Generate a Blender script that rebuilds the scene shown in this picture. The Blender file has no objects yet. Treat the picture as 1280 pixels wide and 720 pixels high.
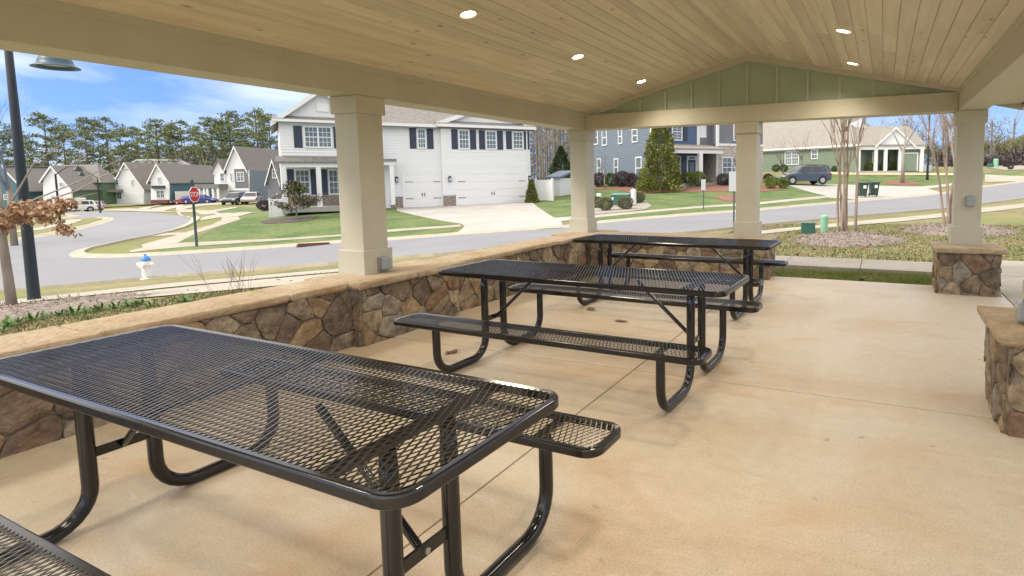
import bpy, bmesh, math, random
import numpy as np
from mathutils import Vector, Matrix
R = math.radians
PI = math.pi
S = bpy.context.scene

# ---------------------------------------------------------------- camera
cam = bpy.data.cameras.new('camera')
cam_o = bpy.data.objects.new('camera', cam)
S.collection.objects.link(cam_o)
S.camera = cam_o
CAM_F, CAM_PX, CAM_PY, PITCH, ROLL, YAW, CAM_H = 725.6041, 774.4613, 289.0389, 0.0901, 0.0114, -0.4271, 1.494
fw = Vector((math.sin(YAW)*math.cos(PITCH), math.cos(YAW)*math.cos(PITCH), -math.sin(PITCH)))
rt = Vector((math.cos(YAW), -math.sin(YAW), 0))
dn = fw.cross(rt)
r2 = math.cos(ROLL)*rt + math.sin(ROLL)*dn
d2 = -math.sin(ROLL)*rt + math.cos(ROLL)*dn
cam_o.matrix_world = Matrix(((r2.x, -d2.x, -fw.x, 0), (r2.y, -d2.y, -fw.y, 0), (r2.z, -d2.z, -fw.z, CAM_H), (0, 0, 0, 1)))
cam.sensor_width = 36.0
cam.lens = CAM_F/1280*36
cam.shift_x = (640-CAM_PX)/1280
cam.shift_y = (CAM_PY-360)/1280
cam.clip_start = 0.05
cam.clip_end = 3000

# ---------------------------------------------------------------- world, sun, exposure
SUN_EL, SUN_AZ = R(47), R(222)        # azimuth the light comes from, clockwise from +Y
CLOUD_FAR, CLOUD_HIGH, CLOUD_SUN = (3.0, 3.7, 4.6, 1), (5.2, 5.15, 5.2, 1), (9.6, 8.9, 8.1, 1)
world = bpy.data.worlds.new('World')
S.world = world
world.use_nodes = True
nt = world.node_tree
nt.nodes.clear()
N = nt.nodes.new
out = N('ShaderNodeOutputWorld'); bg = N('ShaderNodeBackground'); sky = N('ShaderNodeTexSky')
sky.sky_type = 'NISHITA'; sky.sun_disc = False; sky.sun_elevation = SUN_EL; sky.sun_rotation = SUN_AZ
sky.air_density = 1.0; sky.dust_density = 0.6; sky.ozone_density = 2.2
tc = N('ShaderNodeTexCoord'); mp = N('ShaderNodeMapping'); mp.inputs['Scale'].default_value = (1.6, 1.6, 7.5)
mp.inputs['Rotation'].default_value = (R(3), R(8), R(20))
nz = N('ShaderNodeTexNoise'); nz.inputs['Scale'].default_value = 1.5; nz.inputs['Detail'].default_value = 7; nz.inputs['Roughness'].default_value = 0.55
nz.inputs['Distortion'].default_value = 0.4
rp = N('ShaderNodeValToRGB'); rp.color_ramp.elements[0].position = 0.40; rp.color_ramp.elements[0].color = (0.10, 0.10, 0.10, 1)
rp.color_ramp.elements[1].position = 0.70; rp.color_ramp.elements[1].color = (0.95, 0.95, 0.95, 1)
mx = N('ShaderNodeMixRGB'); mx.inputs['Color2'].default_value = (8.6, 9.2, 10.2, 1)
nt.links.new(tc.outputs['Generated'], mp.inputs['Vector']); nt.links.new(mp.outputs[0], nz.inputs['Vector'])
nt.links.new(nz.outputs['Fac'], rp.inputs[0])
# solid cloud added above the view for whiter light and reflections; patchy near the horizon
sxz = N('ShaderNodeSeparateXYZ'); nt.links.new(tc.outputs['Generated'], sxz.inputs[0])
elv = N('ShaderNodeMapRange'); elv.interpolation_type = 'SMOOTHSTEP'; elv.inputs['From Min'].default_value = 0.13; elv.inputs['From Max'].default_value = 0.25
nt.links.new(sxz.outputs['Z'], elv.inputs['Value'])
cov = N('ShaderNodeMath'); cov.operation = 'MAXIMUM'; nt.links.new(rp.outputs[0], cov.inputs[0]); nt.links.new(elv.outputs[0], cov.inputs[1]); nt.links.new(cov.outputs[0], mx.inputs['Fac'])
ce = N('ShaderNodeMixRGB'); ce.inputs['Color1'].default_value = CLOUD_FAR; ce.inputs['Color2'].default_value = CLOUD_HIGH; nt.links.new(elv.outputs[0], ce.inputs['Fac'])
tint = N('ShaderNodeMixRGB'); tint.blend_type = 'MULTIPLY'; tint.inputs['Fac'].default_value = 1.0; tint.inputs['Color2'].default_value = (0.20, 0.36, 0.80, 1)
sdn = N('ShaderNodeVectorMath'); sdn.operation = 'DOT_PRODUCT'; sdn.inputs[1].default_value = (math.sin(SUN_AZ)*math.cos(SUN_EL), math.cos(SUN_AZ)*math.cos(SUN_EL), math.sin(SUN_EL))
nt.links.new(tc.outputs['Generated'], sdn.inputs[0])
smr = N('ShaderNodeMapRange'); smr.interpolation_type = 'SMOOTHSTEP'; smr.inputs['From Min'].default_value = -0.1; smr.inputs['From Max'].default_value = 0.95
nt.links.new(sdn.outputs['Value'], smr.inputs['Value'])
cmx = N('ShaderNodeMixRGB'); cmx.inputs['Color1'].default_value = CLOUD_FAR; cmx.inputs['Color2'].default_value = CLOUD_SUN  # clouds towards the sun, out of view, brightened to add light
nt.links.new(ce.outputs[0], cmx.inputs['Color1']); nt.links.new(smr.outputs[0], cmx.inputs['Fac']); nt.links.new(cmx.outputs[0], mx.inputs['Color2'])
nt.links.new(sky.outputs[0], tint.inputs['Color1']); nt.links.new(tint.outputs[0], mx.inputs['Color1'])
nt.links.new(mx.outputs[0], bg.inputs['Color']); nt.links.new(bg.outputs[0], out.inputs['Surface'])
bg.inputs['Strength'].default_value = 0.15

sl = bpy.data.lights.new('sun', 'SUN'); sl.energy = 1.75; sl.angle = R(14); sl.color = (1.0, 0.93, 0.83)
so = bpy.data.objects.new('sun', sl); S.collection.objects.link(so)
sd = Vector((math.sin(SUN_AZ)*math.cos(SUN_EL), math.cos(SUN_AZ)*math.cos(SUN_EL), math.sin(SUN_EL)))
so.rotation_euler = (-sd).to_track_quat('-Z', 'Y').to_euler(); so.location = (0, 0, 30)
S.view_settings.view_transform = 'Standard'; S.view_settings.look = 'None'
S.view_settings.exposure = 0.74; S.view_settings.gamma = 1.0
S.view_settings.use_curve_mapping = False
CAN_POWER = 82.0

DATA = {'CP':[[-5,-3,-0.22],[-5,4,-0.22],[-5,9,-0.16],[0,9.3,-0.06],[3,9.3,-0.05],[0,-6,-0.15],[4,4,-0.06],[5,12,-0.06],[8,0,-0.1],[-20.7,10.1,-1.47],[-28,15.7,-1.31],[-24.9,37.5,-0.33],[-35,31.0,-0.25],[-0.5,46,-0.13],[-7.6,58.2,0.72],[-0.9,73.6,2.12],[-13.8,54.4,1.3],[-14.4,31.9,-0.3],[-14.6,5.3,-0.75],[-63,25,-1.75],[-86,38,-1.9],[-112,48,-2.6],[-124,72,-2.5],[4,68,0.9],[-1.6,17.9,-0.18],[-58,39,-1.34],[-30,0,-1.8],[-60,-10,-2.2],[-30,-30,-2],[20,30,0.2],[20,60,1.2],[40,90,2.2],[-180,80,-3],[-150,130,-1.5],[-80,120,0],[0,130,3.0],[60,150,4],[-20,90,2.0],[60,40,1.5],[40,-20,0],[-104.5,61,-1.8]],'POLY':{'asphalt':[[-20.45,5.64],[-23.09,7.14],[-22.87,7.78],[-21.68,8.69],[-19.85,10.07],[-17.48,10.95],[-14.28,11.68],[-12.86,12.53],[-11.65,12.93],[-8.75,14.92],[-5.85,18.3],[-4.02,21.66],[-2.8,23.77],[-1.8,25.49],[0.54,29.4],[2.85,33.71],[5.29,39.54],[8.26,45.0],[11.64,63.73],[7.97,59.99],[4.29,52.44],[-0.22,43.63],[-5.74,30.82],[-6.91,29.19],[-11.77,23.3],[-12.29,21.59],[-16.73,19.69],[-19.08,18.34],[-21.31,17.6],[-25.12,15.1],[-27.52,13.44],[-28.86,12.78],[-29.81,12.55],[-30.66,12.45],[-31.56,12.67],[-32.28,13.04],[-33.03,13.64],[-34.05,15.43],[-34.64,17.0],[-35.24,18.07],[-36.23,19.32],[-38.7,21.32],[-40.7,22.66],[-43.34,24.07],[-61.84,33.76],[-75.41,38.01],[-89.69,39.8],[-136.85,52.49],[-154.37,52.19],[-135.12,45.64],[-121.41,44.63],[-90.1,36.39],[-80.95,33.71],[-76.85,30.94],[-72.87,32.33],[-69.7,31.64],[-62.63,28.35],[-48.45,21.32],[-44.33,18.46],[-42.38,16.54],[-41.57,15.4],[-40.8,14.69],[-41.01,14.13],[-40.68,13.63],[-40.75,11.97],[-40.18,10.54]],'walk_corner':[[-29.98,14.06],[-30.32,14.77],[-31.46,15.27],[-33.09,17.69],[-34.21,16.82],[-35.01,17.85],[-33.64,18.34],[-34.4,19.41],[-35.39,20.72],[-37.34,22.49],[-39.89,24.04],[-38.71,24.4],[-36.12,22.85],[-34.97,21.41],[-33.42,19.47],[-32.68,18.42],[-31.1,16.97],[-30.05,16.04],[-26.04,18.29],[-23.84,19.76],[-22.49,21.64],[-19.75,23.71],[-18.99,22.79],[-21.73,20.9],[-23.33,19.33],[-25.38,17.82],[-27.2,16.41],[-28.48,15.45],[-29.12,14.54],[-29.31,13.85]],'drive_n1':[[-41.02,23.29],[-44.45,26.41],[-43.38,28.07],[-40.46,26.52],[-38.54,24.4],[-39.51,23.81],[-39.02,22.24]],'drive_n2':[[-77.89,42.49],[-69.99,40.74],[-73.7,46.43],[-71.0,44.63],[-66.08,39.28],[-42.06,26.24],[-43.65,26.04],[-68.45,38.6],[-70.48,38.11],[-42.52,23.69],[-43.03,23.78],[-74.11,39.66]],'drive_n3':[[-89.37,47.87],[-94.41,53.32],[-95.51,59.6],[-85.46,53.53],[-84.39,48.14],[-78.51,43.1],[-75.11,40.2]],'drive_n4':[[-119.67,52.91],[-112.72,52.39],[-92.66,44.89],[-145.13,74.15],[-133.91,69.12],[-86.49,43.05],[-105.56,57.52],[-89.77,49.11],[-77.44,40.17],[-71.44,38.63],[-79.28,39.03],[-95.28,42.28]],'walk_west':[[-49.22,15.16],[-51.03,17.15],[-52.03,18.78],[-57.32,21.67],[-72.75,29.28],[-71.89,30.21],[-58.02,23.47],[-49.24,18.6],[-48.7,17.44],[-47.55,15.97],[-46.12,14.19]],'drive_white':[[-33.28,32.77],[-24.58,37.81],[-15.87,26.54],[-14.15,27.85],[-13.32,26.21],[-14.33,24.64],[-12.38,21.42],[-16.54,20.06],[-16.88,19.87],[-18.76,22.78],[-19.87,23.91],[-29.48,29.02]],'walk_far':[[-14.15,27.85],[-9.88,33.84],[-8.34,35.83],[-7.14,37.79],[-3.96,46.06],[-3.74,43.58],[-6.73,35.66],[-7.92,34.03],[-9.47,32.41],[-13.32,26.21]],'bed_blue':[[-25.39,48.72],[-24.68,48.61],[-21.25,48.12],[-19.72,47.81],[-11.73,50.38],[-10.59,51.54],[-8.58,54.05],[-7.52,52.15],[-7.76,48.96],[-8.78,46.46],[-10.14,46.32],[-12.18,44.95],[-14.53,43.82],[-16.6,43.43],[-17.4,42.5],[-19.08,43.85],[-21.62,46.5],[-24.22,46.47]],'gravel':[[-17.01,31.84],[-16.49,32.45],[-16.35,34.44],[-15.27,37.08],[-14.4,36.3],[-13.12,33.69],[-12.55,31.33],[-12.96,29.76],[-14.28,28.1],[-14.99,28.05]],'bed_oval':[[-11.13,40.85],[-11.18,42.62],[-9.59,43.82],[-8.13,42.4],[-7.71,38.88],[-8.16,37.29],[-9.58,37.94]],'drive_green':[[-7.94,55.0],[-5.98,59.81],[-2.34,61.43],[3.38,61.84],[6.02,64.93],[5.83,62.78],[3.64,59.45],[4.44,52.97],[-0.22,43.95],[-1.55,42.57],[-3.81,44.29],[-3.96,46.06],[-5.81,50.1]],'bed_green':[[-7.71,71.53],[-2.79,72.11],[3.64,73.4],[7.58,73.84],[7.41,72.12],[3.56,71.62],[-2.69,69.87],[-7.45,69.18]],'street_right':[[9.77,72.8],[15.42,67.31],[14.52,63.3],[8.8,65.38]],'ring_green':[[0.22,63.58],[1.1,64.97],[2.56,65.49],[3.36,64.24],[2.46,62.6],[0.71,61.9]],'walk_near_r':[[-5.14,16.09],[-3.51,18.9],[-2.53,20.49],[-0.1,24.63],[0.47,25.37],[2.44,29.09],[4.58,34.19],[7.07,38.42],[6.27,34.0],[3.98,29.61],[2.2,26.18],[0.43,23.04],[-0.09,22.36],[-2.36,19.17],[-3.26,17.54],[-4.79,14.98]],'walk_near_l':[[-16.97,5.11],[-18.7,6.16],[-18.71,6.88],[-16.48,8.33],[-12.6,9.84],[-10.93,10.63],[-10.39,10.1],[-11.88,9.27],[-14.89,7.51],[-16.79,6.17],[-16.49,5.42],[-15.03,4.52]],'walk_path':[[-14.89,6.1],[-14.18,7.15],[-12.84,8.03],[-11.13,9.09],[-9.69,7.9],[-10.76,7.17],[-12.37,6.23],[-13.42,5.83]],'back_walk':[[-1.91,12.14],[0.88,11.93],[0.8,10.87],[-1.66,10.59]],'green_lawnA':[[-30.05,16.04],[-36.12,22.85],[-40.25,26.38],[-42.48,29.66],[-35.56,30.01],[-33.4,32.98],[-29.43,29.04],[-19.98,24.04],[-22.53,21.64],[-23.84,19.76],[-26.04,18.29]],'mound1':[[-2.14,15.53],[-1.67,16.8],[-0.93,18.27],[-0.06,17.02],[0.44,15.52],[-0.04,13.92],[-1.01,13.54],[-1.76,14.12]],'mulchL':[[-13.6,4.08],[-15.34,5.04],[-16.19,5.93],[-15.11,6.16],[-13.26,5.82],[-12.45,5.34],[-12.35,4.61],[-12.44,4.07],[-12.11,3.62]],'plantrow':[[-10.81,3.53],[-11.17,4.44],[-10.79,5.31]]},'H':{'white':{'fr':[-34.49,24.37,0.9628],'w':17.07,'win':[[1.48,3.68,3.11,5.06],[8.09,3.79,8.73,5.22],[11.15,3.78,11.96,5.21],[13.18,3.79,14.03,5.2],[15.28,3.85,16.17,5.2],[0.89,0.68,1.76,2.36],[2.77,0.64,3.62,2.35]],'gar':[[7.15,-0.08,9.69,1.99],[10.94,-0.15,16.3,1.96]],'pts':{'apex':[2.75,7.35],'eaveL':[-0.0,5.51],'wallL':[0.25,5.37],'baseL':[-0.06,-0.14],'porch_roof_top':[-0.13,3.17],'porch_eave':[-0.16,2.7],'post0':[0.16,1.41],'post1':[2.12,1.38],'stone_top':[1.8,0.62],'stepx':[10.25,5.51],'eaveR':[17.18,5.65],'baseR':[17.02,-0.23],'bandz':[8.34,2.85],'gapex':[13.6,6.45],'gL':[10.26,5.73],'gR':[17.18,5.71],'wing_right':[5.37,5.59],'doorroofL':[6.26,3.05],'doorroofR':[7.12,2.79],'ridge':[8.52,7.13],'stoneG':[7.18,0.59],'light1':[6.91,1.59],'light2':[10.59,1.6],'light3':[16.81,1.6]}},'blue':{'fr':[-18.2,46.86,0.9336],'w':11.78,'win':[[2.0,4.76,3.11,6.14],[1.99,1.47,2.93,3.43],[7.31,1.49,9.49,3.34],[8.41,4.82,9.27,6.8]],'small':[[4.94,5.17,5.74,6.45]],'pts':{'porchtop':[2.08,4.33],'porchbot':[2.08,3.78],'porchR':[6.47,3.97],'col':[4.41,2.74],'colbase':[4.41,1.24],'door0':[3.53,3.37],'door1':[4.32,1.24],'whitetrim0':[4.76,5.23],'trim1':[6.47,5.27],'stoneL':[6.29,3.1],'base':[7.41,1.06],'baseL':[0.4,1.01],'band':[7.39,4.5]}},'blueside':{'fr':[-27.34,53.74,-0.6452],'w':11.44,'win':[[0.34,4.96,1.43,6.4],[2.31,4.77,3.34,6.32],[5.63,4.74,6.4,6.15],[8.2,4.73,9.19,5.93],[1.15,1.64,2.04,3.56],[4.76,1.76,5.56,3.43],[8.79,1.44,9.84,3.42]],'pts':{'base':[3.21,1.07],'base2':[9.4,0.94]}},'green':{'fr':[-14.26,76.98,-0.4426],'w':12.75,'win':[[3.16,2.99,5.16,4.67],[6.85,3.58,7.71,4.72]],'pts':{'eaveL':[-0.05,5.06],'eaveR':[12.64,5.07],'base':[11.56,2.06],'ridge':[5.17,9.38],'winporch':[13.4,4.54]}},'gfront':{'fr':[-2.74,71.52,0.4255],'w':7.27,'win':[[0.56,2.76,1.11,4.65]],'gar':[[5.57,1.97,6.7,3.87]],'pts':{'apex':[3.98,7.29],'gl':[2.24,5.26],'gr':[5.77,5.22],'eave':[3.34,4.89],'eaveb':[3.34,4.62],'base':[2.51,2.06],'end':[7.23,2.05],'col0':[0.17,3.31],'col1':[2.02,3.28],'col2':[3.11,3.27],'col3':[4.2,3.26],'ridge2':[3.89,7.29],'wh0':[-0.52,7.08],'wh1':[1.71,8.03],'wh2':[2.27,7.31]}},'B':{'fr':[-141.55,64.74,0.426],'w':6.29,'out':[[-0.44,-2.42],[0.04,2.89],[1.01,2.88],[2.78,5.74],[6.13,0.49],[5.88,-2.49]],'win':[[0.44,1.36,1.25,2.56],[3.66,1.24,4.15,2.45],[0.52,-1.47,1.65,-0.1]],'gar':[[2.08,-2.31,5.64,-0.53]],'porch':[[-1.65,-0.01,1.91,0.51]]},'C':{'fr':[-131.11,66.17,0.4271],'w':3.55,'out':[[-0.36,-1.93],[-0.03,1.99],[-0.44,1.99],[1.49,5.27],[3.52,1.95],[3.2,-1.98]],'win':[[1.26,1.66,2.1,2.91],[0.82,-1.28,2.5,0.29]],'bay':[[0.34,0.61,2.7,1.19]]},'D':{'fr':[-106.26,65.32,0.4277],'w':3.98,'out':[[-0.26,-1.61],[0.13,3.76],[-0.07,3.77],[1.9,7.82],[3.78,3.72],[4.09,3.72],[3.72,-1.66]],'win':[[0.69,1.85,1.18,3.33],[1.89,1.76,3.23,3.45]],'gar':[[0.37,-1.64,3.57,0.21]],'out2':[[-2.4,-1.59],[-2.05,3.11],[-2.57,3.12],[-1.16,5.61],[-0.06,3.09],[-0.26,-1.61]],'win2':[[-1.09,1.8,-0.24,3.35]],'porch':[[-3.9,0.68,0.21,1.38]],'cols':[-3.27,-2.42,-1.85,-0.92,-0.06]},'E':{'fr':[-85.1,58.39,0.4278],'w':2.12,'out':[[-0.2,-1.23],[-0.02,1.55],[-0.15,1.56],[0.98,4.8],[1.86,1.53],[1.92,-1.26]],'win':[[0.79,2.15,1.46,3.59]]},'A':{'fr':[-141.64,54.78,0.4246],'w':4.47,'out':[[-1.35,-1.97],[-0.91,2.34],[-1.09,2.4],[0.99,4.94],[4.16,0.8],[4.04,-2.03]],'win':[[2.0,1.26,2.82,2.0]],'gar':[[1.6,-1.72,3.99,-0.23]]},'Z':{'fr':[-163.75,49.15,0.4262],'w':14.2,'out':[[-0.65,-2.99],[-0.23,0.72],[5.69,5.27],[10.0,5.22],[13.99,0.56],[13.61,-3.15]],'win':[[9.68,-1.25,10.45,-0.17],[12.64,-1.12,13.26,0.11]]},'Y':{'fr':[-167.7,61.69,0.4257],'w':4.48,'out':[[-0.1,-1.62],[0.35,2.67],[-0.02,2.51],[3.38,5.38],[4.95,3.82],[4.4,-1.68]],'win':[]},'X':{'fr':[-179.78,83.77,0.4258],'w':19.63,'out':[[-0.28,-0.44],[0.23,5.32],[4.99,7.72],[15.91,7.6],[18.89,6.13],[18.36,-0.66]],'win':[]}},'SH':[[-24.58,49.46,0.61,'p'],[-23.26,49.33,0.53,'g'],[-21.77,48.56,0.66,'p'],[-20.7,48.3,0.58,'p'],[-19.25,46.3,0.48,'p'],[-18.39,45.65,0.54,'p'],[-16.19,46.71,0.47,'p'],[-16.03,47.92,0.48,'p'],[-15.34,48.0,0.55,'y'],[-14.55,48.48,0.55,'y'],[-12.74,49.89,0.49,'p'],[-12.17,49.84,0.35,'p'],[-11.01,50.27,0.42,'p'],[-16.48,32.9,0.35,'o'],[-14.89,30.76,0.38,'o'],[-13.94,31.46,0.38,'o'],[-15.76,36.89,0.33,'o'],[-15.07,36.23,0.38,'o'],[-10.13,56.75,0.38,'p'],[-8.66,49.84,0.44,'y'],[-7.88,51.18,0.41,'y'],[-12.05,72.8,0.39,'g'],[-11.04,72.45,0.39,'g'],[-6.39,72.63,0.33,'g'],[-5.33,72.71,0.28,'g'],[-4.33,72.83,0.33,'g'],[-3.66,73.4,0.33,'g'],[-2.33,73.65,0.47,'y'],[-1.54,72.99,0.46,'y'],[0.05,74.29,0.46,'y'],[0.72,74.96,0.47,'y'],[-37.74,29.69,0.23,'r'],[-37.25,30.32,0.18,'r'],[-41.47,28.02,0.35,'d'],[-41.11,28.52,0.3,'d'],[14.13,88.0,0.41,'d'],[19.62,113.99,0.53,'d'],[13.21,79.8,0.28,'d'],[14.59,98.81,0.58,'d']],'PT':{'lamp':[-17.52,6.33],'tree_leafy':[-14.76,5.02],'lampL1':[-63.25,24.97],'lampL2':[-86.01,37.81],'lampR':[4.06,67.97],'hydrant':[-19.8,9.68],'stop':[-28.07,15.75],'magnolia':[-32.25,23.8],'drain0':[-22.19,16.61],'drain1':[-21.64,17.16],'xfmr':[-15.32,33.9],'ped':[-1.98,17.6],'cyl':[-1.59,18.21],'bin0':[-1.41,45.95],'bin1':[-0.63,47.49],'suv0':[-8.73,55.03],'suv1':[-6.18,59.6],'myr1':[-0.98,16.63],'myr2':[1.81,19.87],'bare_g':[1.68,64.73],'bare_blue':[-22.97,47.35],'ley':[-16.68,44.73],'thinT':[-9.06,39.17],'sign1':[-9.07,31.2],'sign2':[-4.15,17.56],'whitebox':[-19.14,38.48],'con1':[-24.51,38.06],'con2':[-33.38,32.18],'bigcon':[-29.14,50.25],'fence0':[-25.34,39.6],'fence1':[-23.4,38.95],'car_w1':[-135.89,49.24]},'PINE':[[-212.7,68.8,18.5],[-214.5,73.4,19.0],[-217.4,77.6,16.2],[-196.3,76.2,19.7],[-211.4,85.9,18.1],[-186.9,80.5,18.2],[-191.7,87.1,19.2],[-178.8,84.1,15.4],[-192.3,94.5,17.4],[-170.2,88.0,17.6],[-184.1,98.3,17.8],[-166.7,91.8,17.5],[-172.3,98.1,16.3],[-157.6,93.8,18.2],[-173.7,106.3,18.4],[-155.1,97.1,19.6],[-159.4,104.0,18.8],[-146.6,98.7,19.7],[-151.5,105.3,19.8]],'WOOD':[[-40.8,64.2,10.2],[-44.2,70.4,11.0],[-37.4,60.2,9.6],[-41.2,67.3,10.8],[-44.5,73.5,11.6],[-37.3,62.5,9.8],[-41.1,69.6,10.8],[-38.6,66.3,10.3],[-44.2,77.0,12.3],[-39.5,70.3,11.3]],'BARE':[[-177.5,73.8,12.3],[-167.8,78.2,11.2],[-160.7,87.0,11.8],[-154.2,90.0,12.3],[-38.5,13.4,7.5],[7.1,108.0,13.1],[9.4,114.5,15.1],[11.8,121.2,14.6],[6.2,124.1,13.4],[13.2,116.2,13.0],[5.0,129.1,12.4],[16.3,112.2,7.5],[19.7,119.2,8.1],[19.6,108.2,8.6],[-17.3,96.9,14.7],[-14.5,103.7,16.1]],'FARG':[[18.0,129.6,8.5],[18.8,124.4,9.0],[21.7,136.8,9.1],[22.0,129.2,9.3],[24.5,134.8,10.1],[25.8,133.1,10.2],[8.6,141.9,8.5],[10.9,148.4,9.3],[13.6,147.4,9.7],[15.6,145.1,8.8],[17.6,140.4,8.8],[6.2,140.8,8.2]],'CARP':{'w':[-111.41,45.97,-2.59],'w2':[-118.49,50.44,-2.93],'red':[-122.47,67.51,-1.63],'blue':[-121.55,71.17,-2.24],'dark':[-56.48,38.0,-1.33],'pk':[-79.52,51.74,-1.72]}}
POLY = DATA['POLY']; HD = DATA['H']; PT = DATA['PT']

# ---------------------------------------------------------------- helpers
def link(o, parent=None):
    S.collection.objects.link(o)
    if parent is not None: o.parent = parent
    return o

def tag(o, label=None, cat=None, group=None, kind=None):
    if label: o['label'] = label
    if cat: o['category'] = cat
    if group: o['group'] = group
    if kind: o['kind'] = kind
    return o

def empty(name, loc, rz, label, cat, group=None):
    o = bpy.data.objects.new(name, None)
    o.empty_display_size = 0.2
    o.location = loc; o.rotation_euler = (0, 0, rz)
    link(o)
    return tag(o, label, cat, group)

def copy_tree(o, parent=None):
    c = o.copy(); link(c, parent)
    for ch in list(o.children): copy_tree(ch, c)
    return c

class MB:
    def __init__(s): s.v = []; s.f = []; s.mi = []; s.cur = 0
    def vs(s, pts):
        b = len(s.v); s.v.extend([tuple(p) for p in pts]); return b
    def face(s, idx): s.f.append(tuple(idx)); s.mi.append(s.cur)
    def quad(s, a, b, c, d):
        k = s.vs((a, b, c, d)); s.face((k, k+1, k+2, k+3))
    def box(s, x0, y0, z0, x1, y1, z1):
        if x1 < x0: x0, x1 = x1, x0
        if y1 < y0: y0, y1 = y1, y0
        if z1 < z0: z0, z1 = z1, z0
        k = s.vs([(x0,y0,z0),(x1,y0,z0),(x1,y1,z0),(x0,y1,z0),(x0,y0,z1),(x1,y0,z1),(x1,y1,z1),(x0,y1,z1)])
        for q in ((3,2,1,0),(4,5,6,7),(0,1,5,4),(1,2,6,5),(2,3,7,6),(3,0,4,7)): s.face([k+i for i in q])
        return s
    def prism(s, outline, ext, cap=True):
        # outline: list of 3D points (planar, CCW seen against ext); ext: vector
        n = len(outline); e = Vector(ext)
        a = s.vs(outline); b = s.vs([tuple(Vector(p)+e) for p in outline])
        for i in range(n):
            j = (i+1) % n
            s.face((a+i, a+j, b+j, b+i))
        if cap:
            s.face([a+i for i in range(n)][::-1]); s.face([b+i for i in range(n)])
        return s
    def tube(s, pts, rad, n=8, cap=True, flat=None):
        P = [Vector(p) for p in pts]; m = len(P)
        rr = rad if isinstance(rad, (list, tuple)) else [rad]*m
        T = []
        for i in range(m):
            t = (P[min(i+1, m-1)]-P[max(i-1, 0)])
            T.append(t.normalized() if t.length > 1e-9 else Vector((0, 0, 1)))
        up = Vector((0, 0, 1)) if abs(T[0].z) < 0.9 else Vector((1, 0, 0))
        x = T[0].cross(up).normalized(); rings = []
        for i in range(m):
            x = (x - T[i]*x.dot(T[i]))
            x = x.normalized() if x.length > 1e-6 else T[i].orthogonal().normalized()
            y = T[i].cross(x)
            rings.append(s.vs([P[i]+x*(rr[i]*math.cos(2*PI*k/n))+y*(rr[i]*math.sin(2*PI*k/n)) for k in range(n)]))
        for i in range(m-1):
            for k in range(n):
                j = (k+1) % n
                s.face((rings[i]+k, rings[i]+j, rings[i+1]+j, rings[i+1]+k))
        if cap:
            s.face([rings[0]+k for k in range(n)][::-1]); s.face([rings[-1]+k for k in range(n)])
        return s
    def lathe(s, prof, n=20, c=(0, 0), cap=True):
        rings = [s.vs([(c[0]+r_*math.cos(2*PI*k/n), c[1]+r_*math.sin(2*PI*k/n), z) for k in range(n)]) for r_, z in prof]
        for i in range(len(rings)-1):
            for k in range(n):
                j = (k+1) % n
                s.face((rings[i]+k, rings[i]+j, rings[i+1]+j, rings[i+1]+k))
        if cap:
            s.face([rings[0]+k for k in range(n)][::-1]); s.face([rings[-1]+k for k in range(n)])
        return s
    def leaf(s, c, d, up, L, W):
        d = d.normalized(); sdv = d.cross(up)
        sdv = sdv.normalized() if sdv.length > 1e-4 else d.orthogonal().normalized()
        a = c - sdv*W*0.5; b = c + sdv*W*0.5
        k = s.vs((c, c+d*L*0.5-sdv*W*0.5, c+d*L, c+d*L*0.5+sdv*W*0.5)); s.face((k, k+1, k+2, k+3))
    def build(s, name, mats, parent=None, smooth=False, bevel=0.0, seg=2, auto=None):
        me = bpy.data.meshes.new(name)
        me.from_pydata([tuple(float(q) for q in p) for p in s.v], [], s.f)
        if not isinstance(mats, (list, tuple)): mats = [mats]
        for m in mats: me.materials.append(m)
        if len(mats) > 1: me.polygons.foreach_set('material_index', s.mi)
        if smooth: me.polygons.foreach_set('use_smooth', [True]*len(me.polygons))
        me.update(); me.validate()
        o = bpy.data.objects.new(name, me); link(o, parent)
        if bevel:
            md = o.modifiers.new('bevel', 'BEVEL'); md.width = bevel; md.segments = seg; md.limit_method = 'ANGLE'; md.angle_limit = R(40)
        return o

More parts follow.
